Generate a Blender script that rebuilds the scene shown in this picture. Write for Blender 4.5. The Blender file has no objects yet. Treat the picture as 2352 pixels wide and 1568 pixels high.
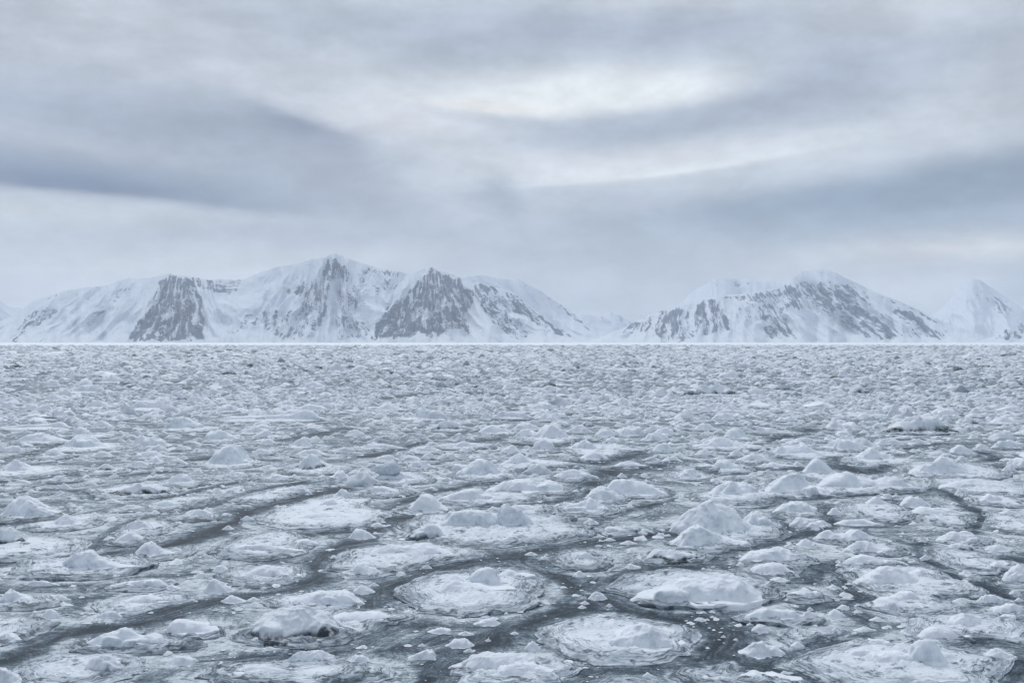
import bpy, math, random
import numpy as np
R = math.radians
random.seed(7)
sc = bpy.context.scene
COL = sc.collection

# ------------------------------------------------------------------ camera
CAM_H = 10.0            # the deck the photographer stands on, metres above the ice
TA = 0.466              # tangent of half the horizontal angle of view
cd = bpy.data.cameras.new('camera'); cam = bpy.data.objects.new('camera', cd); COL.objects.link(cam)
cam.location = (0, 0, CAM_H); cam.rotation_euler = (R(90), 0, 0)
cd.angle = 2 * math.atan(TA); cd.clip_start = 0.5; cd.clip_end = 120000
sc.camera = cam
W, H = 2352.0, 1568.0   # the photograph as it was measured
HORIZON = 784.0
cd.shift_y = 0.0

# ------------------------------------------------------------------ exposure
sc.view_settings.view_transform = 'Standard'
sc.view_settings.look = 'None'
sc.view_settings.exposure = 0.0
sc.view_settings.gamma = 1.0
sc.render.engine = 'CYCLES'
sc.cycles.use_denoising = True
sc.cycles.max_bounces = 6
sc.cycles.diffuse_bounces = 3
sc.cycles.glossy_bounces = 2
sc.cycles.volume_bounces = 1

# ------------------------------------------------------------------ sun: high, ahead, veiled by cloud
SUN_EL, SUN_AZ = 43.0, -16.0
sl = bpy.data.lights.new('sun', 'SUN'); so = bpy.data.objects.new('sun', sl); COL.objects.link(so)
sl.energy = 1.7; sl.angle = R(12); sl.color = (1.0, 0.99, 0.98)
so.rotation_euler = (R(90 - SUN_EL), 0, R(180 - SUN_AZ)); so.location = (0, 0, 50)

# ------------------------------------------------------------------ world: overcast sky
world = bpy.data.worlds.new('World'); sc.world = world; world.use_nodes = True
nt = world.node_tree; nt.nodes.clear()


class NT:
    """short hand for building node trees"""
    def __init__(s, tree): s.t = tree
    def n(s, typ, **kw):
        nd = s.t.nodes.new(typ)
        for k, v in kw.items(): setattr(nd, k, v)
        return nd
    def put(s, sock, v):
        if isinstance(v, bpy.types.NodeSocket): s.t.links.new(v, sock)
        elif v is not None: sock.default_value = v
    def m(s, op, a, b=None, c=None, clamp=False):
        nd = s.n('ShaderNodeMath', operation=op, use_clamp=clamp)
        for i, v in enumerate((a, b, c)): s.put(nd.inputs[i], v)
        return nd.outputs[0]
    def mix(s, f, a, b, typ='MIX'):
        nd = s.n('ShaderNodeMix', data_type='RGBA', blend_type=typ)
        s.put(nd.inputs[0], f)
        for sock, v in ((nd.inputs[6], a), (nd.inputs[7], b)):
            if isinstance(v, tuple) and len(v) == 3: v = v + (1,)
            s.put(sock, v)
        return nd.outputs[2]
    def noise(s, vec, scale, detail=4, rough=0.55, dist=0.0, out=0):
        nd = s.n('ShaderNodeTexNoise'); s.put(nd.inputs['Vector'], vec)
        nd.inputs['Scale'].default_value = scale; nd.inputs['Detail'].default_value = detail
        nd.inputs['Roughness'].default_value = rough; nd.inputs['Distortion'].default_value = dist
        return nd.outputs[out]
    def xyz(s, x, y, z):
        nd = s.n('ShaderNodeCombineXYZ')
        for i, v in enumerate((x, y, z)): s.put(nd.inputs[i], v)
        return nd.outputs[0]
    def sep(s, v):
        nd = s.n('ShaderNodeSeparateXYZ'); s.put(nd.inputs[0], v); return nd.outputs
    def attr(s, name):
        nd = s.n('ShaderNodeAttribute'); nd.attribute_name = name; return nd.outputs['Fac']
    def sstep(s, x, a, b, lo=0.0, hi=1.0):
        nd = s.n('ShaderNodeMapRange', interpolation_type='SMOOTHSTEP')
        s.put(nd.inputs[0], x)
        for i, v in zip((1, 2, 3, 4), (a, b, lo, hi)): nd.inputs[i].default_value = v
        return nd.outputs[0]
    def ramp(s, x, stops):
        nd = s.n('ShaderNodeValToRGB'); s.put(nd.inputs[0], x); e = nd.color_ramp.elements
        while len(e) < len(stops): e.new(0.5)
        for el, (p, c) in zip(e, stops): el.position = p; el.color = (*c, 1)
        return nd.outputs[0]


def lin(r, g, b):
    f = lambda c: (c / 255 / 12.92) if c / 255 <= 0.04045 else ((c / 255 + 0.055) / 1.055) ** 2.4
    return (f(r), f(g), f(b))


w = NT(nt)
geo = w.n('ShaderNodeNewGeometry')
tc = w.n('ShaderNodeTexCoord')
dx, dy, dz = w.sep(tc.outputs['Generated'])
az = w.m('ARCTAN2', dx, dy)
hyp = w.m('SQRT', w.m('ADD', w.m('MULTIPLY', dx, dx), w.m('ADD', w.m('MULTIPLY', dy, dy), 1e-5)))
el = w.m('DIVIDE', dz, hyp)
# drifting distortion so that the cloud edges are uneven
wv = w.xyz(w.m('MULTIPLY', az, 4.0), w.m('MULTIPLY', el, 14.0), 0.0)
wn = w.n('ShaderNodeTexNoise'); w.put(wn.inputs['Vector'], wv); wn.inputs['Scale'].default_value = 1.0
wn.inputs['Detail'].default_value = 7; wn.inputs['Roughness'].default_value = 0.6
wx, wy, wz = w.sep(wn.outputs['Color'])
AZ = w.m('ADD', az, w.m('MULTIPLY', w.m('SUBTRACT', wx, 0.5), 0.12))
EL = w.m('ADD', el, w.m('MULTIPLY', w.m('SUBTRACT', wy, 0.5), 0.042))


AZ2 = w.m('ADD', az, w.m('MULTIPLY', w.m('SUBTRACT', wx, 0.5), 0.05))
EL2 = w.m('ADD', el, w.m('MULTIPLY', w.m('SUBTRACT', wy, 0.5), 0.014))


def sky_uv(X, Y):
    u = (X - W / 2) / (W / 2) * TA; v = (HORIZON - Y) / (W / 2) * TA
    return math.atan(u), v / math.sqrt(1 + u * u)


def cloud(X, Y, sx, sy, rot=0.0, up=1.0, dn=1.0, bend=0.0, p=2.0):
    """a soft bank of cloud: centre and half sizes as seen from the ship; up / dn sharpen its upper / lower edge"""
    u, v = sky_uv(X, Y); k = TA / (W / 2); c, s = math.cos(R(rot)), math.sin(R(rot))
    crisp = max(up, dn) > 1.5
    a = w.m('SUBTRACT', AZ2 if crisp else AZ, u); b = w.m('SUBTRACT', EL2 if crisp else EL, v)
    a2 = w.m('ADD', w.m('MULTIPLY', a, c / (sx * k)), w.m('MULTIPLY', b, s / (sx * k)))
    b2 = w.m('ADD', w.m('MULTIPLY', a, -s / (sy * k)), w.m('MULTIPLY', b, c / (sy * k)))
    if bend: b2 = w.m('SUBTRACT', b2, w.m('MULTIPLY', w.m('MULTIPLY', a2, a2), bend))
    if up != 1 or dn != 1:
        pos = w.m('MULTIPLY', w.m('MAXIMUM', b2, 0.0), up); neg = w.m('MULTIPLY', w.m('MINIMUM', b2, 0.0), dn)
        b2 = w.m('ADD', pos, neg)
    q = w.m('ADD', w.m('MULTIPLY', a2, a2), w.m('MULTIPLY', b2, b2))
    if p != 2.0: q = w.m('POWER', q, p / 2)
    return w.m('POWER', 2.71828, w.m('MULTIPLY', q, -1.0))


CON = 1.6
_lin0 = lin


def lin(r, g, b):      # the air in front takes away some contrast
    return _lin0(*(max(0, min(255, m_ + (v - m_) * CON)) for v, m_ in zip((r, g, b), (188, 197, 213))))


base = lin(190, 199, 213)
colr = base
n1 = w.noise(w.xyz(w.m('MULTIPLY', AZ, 3.0), w.m('MULTIPLY', EL, 15.0), 3.1), 1.0, 5, 0.5)
n2 = w.noise(w.xyz(w.m('MULTIPLY', AZ, 8.0), w.m('MULTIPLY', EL, 42.0), 7.7), 1.0, 6, 0.6)
colr = w.mix(w.sstep(n1, 0.30, 0.72), lin(176, 187, 203), lin(199, 207, 219))
PALE, GREY, DARK, BRT, WARM = lin(209, 215, 226), lin(175, 186, 204), lin(152, 165, 184), lin(222, 229, 237), lin(219, 223, 228)
BANKS = [  # colour, strength, X, Y, half width, half height, rot, up, dn, bend
    (lin(196, 203, 216), .6, 300, 110, 500, 120, 0, 1, 1, 0),
    (lin(200, 207, 219), .7, 2300, 150, 420, 130, 0, 1, 1, 0),
    (GREY, .75, 1250, 90, 700, 75, -4, 1, 1, 0),
    (GREY, .8, 1800, 190, 420, 75, 8, 1, 1, 0),
    (PALE, .9, 900, 275, 210, 55, -14, 1, 1, 0),
    (PALE, .8, 1150, 360, 420, 60, -4, 1, 1, 0),
    (GREY, .8, 150, 240, 420, 60, -2, 1, 1, 0),
    (lin(166, 177, 194), .9, 540, 300, 300, 60, -8, 1, .9, 0),
    (lin(160, 171, 190), 1.0, 690, 284, 150, 34, -17, 1.6, .8, 0),
    (GREY, .55, 60, 340, 320, 45, 0, 1, 1, 0),
    (lin(192, 200, 213), .85, 230, 345, 260, 46, -8, 1.8, .8, 0),
    (lin(130, 145, 170), 1.0, 230, 436, 400, 44, -4, .62, 3.0, 0),
    (DARK, .5, 520, 430, 260, 50, -6, 1, 1, 0),
    (lin(201, 208, 218), .7, 180, 505, 420, 40, -3, 1, 1, 0),
    (GREY, .7, 820, 470, 240, 55, -6, 1, 1, 0),
    (GREY, .75, 560, 555, 500, 40, 3, 1, 1, 0),
    (lin(202, 209, 220), .8, 330, 620, 560, 60, 0, 1, 1, 0),
    (BRT, 1.0, 1340, 238, 330, 66, 2, .8, 2.4, .40),
    (WARM, 1.0, 1135, 244, 165, 24, -5, 1.2, 2.0, 0),
    (lin(172, 184, 200), .9, 1560, 305, 420, 38, 4, 1.6, .9, .3),
    (BRT, .9, 1430, 218, 240, 36, 0, .8, 1.6, .2),
    (PALE, .9, 1480, 372, 420, 36, 7, .8, 2.0, .2),
    (lin(218, 226, 235), .95, 1540, 394, 330, 24, 6, .8, 2.6, .35),
    (lin(152, 168, 189), 1.0, 2000, 448, 620, 88, 7, 2.0, 1, .2),
    (lin(160, 173, 191), .7, 2260, 400, 330, 80, 6, 1.3, 1, 0),
    (lin(163, 175, 191), .8, 1170, 448, 75, 36, -32, 1.4, .7, 0),
    (lin(176, 187, 202), .8, 1500, 560, 460, 70, 0, 1, 1, 0),
    (lin(211, 215, 222), .85, 2230, 575, 330, 30, 2, 1, 1, 0),
    (lin(188, 197, 209), .6, 1650, 640, 420, 50, 0, 1, 1, 0),
    (lin(176, 188, 203), .7, 2390, 655, 90, 40, 0, 1, 1, 0),
]
for c, st, X, Y, sx, sy, rot, up, dn, bend in BANKS:
    colr = w.mix(w.m('MULTIPLY', cloud(X, Y, sx, sy, rot, up, dn, bend), st), colr, c)
# streaky texture over everything
colr = w.mix(0.35, colr, w.mix(1.0, colr, w.xyz(*([w.sstep(n2, 0.2, 0.8, 0.86, 1.12)] * 3)), 'MULTIPLY'))
n3 = w.noise(w.xyz(w.m('MULTIPLY', az, 13.0), w.m('MULTIPLY', el, 24.0), 1.7), 1.0, 7, 0.62)
colr = w.mix(1.0, colr, w.xyz(*([w.sstep(n3, 0.25, 0.75, 0.86, 1.13)] * 3)), 'MULTIPLY')
# the overcast is brighter towards the zenith, above what the picture shows
hi = w.sstep(el, 0.30, 1.2, 1.0, 1.1)
colr = w.mix(1.0, colr, w.xyz(hi, hi, hi), 'MULTIPLY')
sky = w.n('ShaderNodeTexSky', sky_type='NISHITA', sun_disc=False)
sky.sun_elevation = R(SUN_EL); sky.sun_rotation = R(SUN_AZ)
bg1 = w.n('ShaderNodeBackground'); w.put(bg1.inputs[0], sky.outputs[0]); bg1.inputs[1].default_value = 0.1
bg2 = w.n('ShaderNodeBackground'); w.put(bg2.inputs[0], colr); bg2.inputs[1].default_value = 1.0
ms = w.n('ShaderNodeMixShader'); ms.inputs[0].default_value = 0.95
nt.links.new(bg1.outputs[0], ms.inputs[1]); nt.links.new(bg2.outputs[0], ms.inputs[2])
wo = w.n('ShaderNodeOutputWorld'); nt.links.new(ms.outputs[0], wo.inputs[0])
try: world.cycles.sampling_method = 'MANUAL'; world.cycles.sample_map_resolution = 512
except Exception: pass

# ------------------------------------------------------------------ noise in numpy
_rng = np.random.RandomState(11)
_P = np.concatenate([_rng.permutation(512)] * 3)
_G = _rng.uniform(-1, 1, (512, 3)); _G /= np.linalg.norm(_G, axis=1)[:, None]


def perlin(x, y, z=0.0):
    x, y, z = np.broadcast_arrays(np.asarray(x, float), np.asarray(y, float), np.asarray(z, float))
    xi, yi, zi = np.floor(x).astype(np.int64), np.floor(y).astype(np.int64), np.floor(z).astype(np.int64)
    xf, yf, zf = x - xi, y - yi, z - zi
    u, v, t = (f * f * f * (f * (f * 6 - 15) + 10) for f in (xf, yf, zf))
    xi, yi, zi = xi & 511, yi & 511, zi & 511
    out = 0.0
    for i in (0, 1):
        for j in (0, 1):
            for k in (0, 1):
                h = _P[_P[_P[(xi + i) & 511] + ((yi + j) & 511)] + ((zi + k) & 511)]
                g = _G[h]
                d = g[..., 0] * (xf - i) + g[..., 1] * (yf - j) + g[..., 2] * (zf - k)
                out = out + d * (u if i else 1 - u) * (v if j else 1 - v) * (t if k else 1 - t)
    return out * 1.5


def fbm(x, y, z=0.0, o=4, g=0.5):
    s, a = 0.0, 1.0
    for i in range(o):
        s = s + a * perlin(x * 2 ** i, y * 2 ** i, z + 17.3 * i); a *= g
    return s


def ridged(x, y, z=0.0, o=4, g=0.5):
    s, a, n = 0.0, 1.0, 0.0
    for i in range(o):
        s = s + a * (1 - np.abs(perlin(x * 2 ** i, y * 2 ** i, z + 9.1 * i)) * 2); n += a; a *= g
    return s / n


def sm(x, a, b):
    t = np.clip((x - a) / (b - a), 0, 1); return t * t * (3 - 2 * t)


# ------------------------------------------------------------------ mesh helpers
def grid_faces(nr, nc, wrap=False):
    i = np.arange(nr - 1)[:, None]; j = np.arange(nc if wrap else nc - 1)[None, :]
    j2 = (j + 1) % nc
    return np.stack([i * nc + j, i * nc + j2, (i + 1) * nc + j2, (i + 1) * nc + j], -1).reshape(-1, 4)


def mesh(name, V, F, mat, parent=None, loc=None, attrs=None, smooth=True):
    V = np.asarray(V, np.float32); F = np.asarray(F, np.int32)
    me = bpy.data.meshes.new(name); k = F.shape[1]
    me.vertices.add(len(V)); me.vertices.foreach_set('co', V.ravel())
    me.loops.add(F.size); me.loops.foreach_set('vertex_index', F.ravel())
    me.polygons.add(len(F)); me.polygons.foreach_set('loop_start', np.arange(len(F), dtype=np.int32) * k)
    if smooth: me.polygons.foreach_set('use_smooth', np.ones(len(F), bool))
    me.update(calc_edges=True); me.validate()
    for an, av in (attrs or {}).items():
        a = me.attributes.new(an, 'FLOAT', 'POINT'); a.data.foreach_set('value', np.asarray(av, np.float32).ravel())
    me.materials.append(mat)
    o = bpy.data.objects.new(name, me); COL.objects.link(o)
    if loc is not None: o.location = loc
    if parent is not None: o.parent = parent
    return o


def empty(name, loc):
    o = bpy.data.objects.new(name, None); o.location = loc; o.empty_display_size = 0.3; COL.objects.link(o); return o


# ------------------------------------------------------------------ materials
def material(name):
    m = bpy.data.materials.new(name); m.use_nodes = True; t = m.node_tree; t.nodes.clear(); k = NT(t)
    bs = k.n('ShaderNodeBsdfPrincipled'); ou = k.n('ShaderNodeOutputMaterial'); t.links.new(bs.outputs[0], ou.inputs[0])
    return m, k, bs


SNOW, WET, SLUSH, WATER = (0.84, 0.88, 0.93), (0.52, 0.59, 0.65), (0.34, 0.40, 0.45), (0.040, 0.056, 0.068)


def ice_material(name, tone_lo=0.75):
    m, k, bs = material(name)
    P = k.n('ShaderNodeNewGeometry').outputs['Position']
    a = k.noise(P, 0.9, 5, 0.6); b = k.noise(P, 5.5, 5, 0.65)
    x, y, z = k.sep(P)
    f = k.m('ADD', k.m('MULTIPLY', a, 0.6), k.m('MULTIPLY', b, 0.4))
    c = k.mix(k.sstep(f, 0.48, 0.68, 0.0, 0.3), SNOW, WET)
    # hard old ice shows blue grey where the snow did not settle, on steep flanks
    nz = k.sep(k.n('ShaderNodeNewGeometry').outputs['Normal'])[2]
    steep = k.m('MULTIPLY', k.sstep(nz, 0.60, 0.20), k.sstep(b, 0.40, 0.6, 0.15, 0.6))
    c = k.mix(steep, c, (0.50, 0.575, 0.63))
    t = k.attr('tone')
    c = k.mix(t, c, (0.27, 0.33, 0.385))
    # sediment under some blocks; on others shade of undercuts and dark faces, painted in
    d = k.m('MULTIPLY', k.attr('dirt_shade'), k.sstep(k.noise(P, 3.0, 5, 0.7), 0.30, 0.55))
    c = k.mix(d, c, (0.042, 0.058, 0.068))
    k.put(bs.inputs['Base Color'], c); bs.inputs['Roughness'].default_value = 0.75
    bs.inputs['Specular IOR Level'].default_value = 0.25
    bp = k.n('ShaderNodeBump'); bp.inputs['Strength'].default_value = 0.6; bp.inputs['Distance'].default_value = 0.07
    k.put(bp.inputs['Height'], k.m('ADD', k.noise(P, 4.0, 6, 0.65), k.m('MULTIPLY', k.noise(P, 17.0, 3, 0.6), 0.25)))
    k.t.links.new(bp.outputs[0], bs.inputs['Normal'])
    return m


def slab_material():
    m, k, bs = material('floe_snow')
    P = k.n('ShaderNodeNewGeometry').outputs['Position']; x, y, z = k.sep(P)
    e = k.attr('edge')          # metres in from the rim
    s1 = k.noise(k.xyz(k.m('MULTIPLY', x, .45), k.m('MULTIPLY', y, .45), k.m('MULTIPLY', e, 3.2)), 1.0, 6, 0.65)
    s2 = k.noise(k.xyz(k.m('MULTIPLY', x, 2.2), k.m('MULTIPLY', y, 2.2), k.m('MULTIPLY', e, 8.0)), 1.0, 5, 0.65)
    b = k.noise(P, 1.1, 7, 0.72)
    rim = k.sstep(e, 0.2, 2.0, 1.0, 0.45)
    wet = k.m('ADD', k.sstep(e, 0.0, 1.9, 0.40, 0.0), k.m('ADD', k.m('MULTIPLY', k.m('MULTIPLY', k.m('SUBTRACT', s1, .5), 1.3), rim), k.m('MULTIPLY', k.m('SUBTRACT', b, .5), .9)))
    dash = k.noise(P, 2.1, 5, .72)
    ring = k.noise(k.xyz(k.m('MULTIPLY', x, .28), k.m('MULTIPLY', y, .28), k.m('MULTIPLY', e, 3.6)), 1.0, 3, .5)
    ring = k.m('MULTIPLY', k.sstep(k.m('ABSOLUTE', k.m('SUBTRACT', ring, .5)), 0.0, .030, .42, 0.0), k.sstep(e, .2, 2.6, 1.0, .15))
    wet = k.m('ADD', wet, ring)
    wet = k.m('ADD', wet, k.sstep(dash, .53, .66, 0.0, .50))
    wet = k.m('ADD', wet, k.m('ADD', k.m('MULTIPLY', k.m('MULTIPLY', k.m('SUBTRACT', s2, .5), 1.1), rim), k.m('ADD', k.attr('tone'), 0.0)))
    c = k.ramp(wet, [(0.0, (.735, .78, .835)), (0.16, (.57, .63, .69)), (0.36, (.37, .425, .48)), (0.58, (.17, .21, .25)), (0.80, (.085, .11, .13))])
    k.put(bs.inputs['Base Color'], c); bs.inputs['Roughness'].default_value = 0.7
    bs.inputs['Specular IOR Level'].default_value = 0.25
    bp = k.n('ShaderNodeBump'); bp.inputs['Strength'].default_value = 0.8; bp.inputs['Distance'].default_value = 0.05
    k.put(bp.inputs['Height'], k.m('SUBTRACT', k.m('ADD', k.noise(P, 3.0, 6, 0.7), k.m('MULTIPLY', s2, .6)), k.m('MULTIPLY', wet, .5)))
    k.t.links.new(bp.outputs[0], bs.inputs['Normal'])
    return m


def sea_material():
    m, k, bs = material('slush_water')
    P = k.n('ShaderNodeNewGeometry').outputs['Position']; x, y, z = k.sep(P)
    fd = k.attr('floe_dist'); ch = k.attr('lead'); st = k.attr('stream'); far = k.attr('far')
    s1 = k.noise(k.xyz(k.m('MULTIPLY', x, .22), k.m('MULTIPLY', y, .22), k.m('MULTIPLY', fd, 1.8)), 1.0, 6, 0.62)
    s2 = k.noise(k.xyz(k.m('MULTIPLY', x, .6), k.m('MULTIPLY', y, .6), k.m('ADD', k.m('MULTIPLY', fd, 5.0), k.m('MULTIPLY', st, 6.0))), 1.0, 6, 0.68)
    b = k.noise(P, 0.55, 6, 0.65)
    d = k.m('ADD', k.m('MULTIPLY', ch, 0.54), k.sstep(fd, 0.0, 2.4, 0.20, 0.46))
    for nz, am in ((s1, 1.4), (s2, 1.15), (b, 0.9), (k.noise(P, 13.0, 4, .7), .9)):
        d = k.m('ADD', d, k.m('MULTIPLY', k.m('SUBTRACT', nz, .5), am))
    d = k.m('SUBTRACT', d, k.m('MULTIPLY', far, -0.10))
    # flecks of ice afloat in the dark leads
    fl = k.noise(P, 7.0, 4, 0.75)
    d = k.m('SUBTRACT', d, k.sstep(fl, 0.54, 0.72, 0.0, 0.35))
    d = k.m('SUBTRACT', d, k.m('MULTIPLY', k.m('SUBTRACT', k.noise(P, 2.6, 6, 0.8), .5), 1.0))
    c = k.ramp(d, [(0.0, (.70, .75, .79)), (0.20, (.52, .575, .62)), (0.38, (.29, .34, .38)), (0.58, (.14, .178, .215)), (0.80, (.052, .073, .093)), (1.0, (.028, .043, .058))])
    k.put(bs.inputs['Base Color'], c)
    k.put(bs.inputs['Roughness'], k.sstep(d, 0.3, 0.9, 0.85, 0.55)); bs.inputs['Specular IOR Level'].default_value = 0.06
    bp = k.n('ShaderNodeBump'); bp.inputs['Strength'].default_value = 0.7; bp.inputs['Distance'].default_value = 0.05
    k.put(bp.inputs['Height'], k.m('SUBTRACT', k.m('MULTIPLY', k.noise(P, 4.0, 5, 0.7), .5), d))
    k.t.links.new(bp.outputs[0], bs.inputs['Normal'])
    return m


M_ICE = ice_material('packed_snow'); M_SLAB = slab_material(); M_SEA = sea_material()


# ------------------------------------------------------------------ from the photograph to the ice
def ground(X, Y):
    d = CAM_H / ((Y - HORIZON) / (W / 2) * TA); return (X - W / 2) / (W / 2) * TA * d, d


ORG = {'A': (0, 1200), 'B': (853, 1200), 'C': (1706, 1200), 'D': (0, 840), 'E': (853, 840), 'F': (1706, 840)}


def vw(view, x, y):      # a point of one of the six enlargements -> the 2352 wide photograph
    x0, y0 = ORG[view]; f = 2352 / 2560
    return (x / 2.757 + x0) * f, (y / 2.757 + y0) * f


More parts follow.
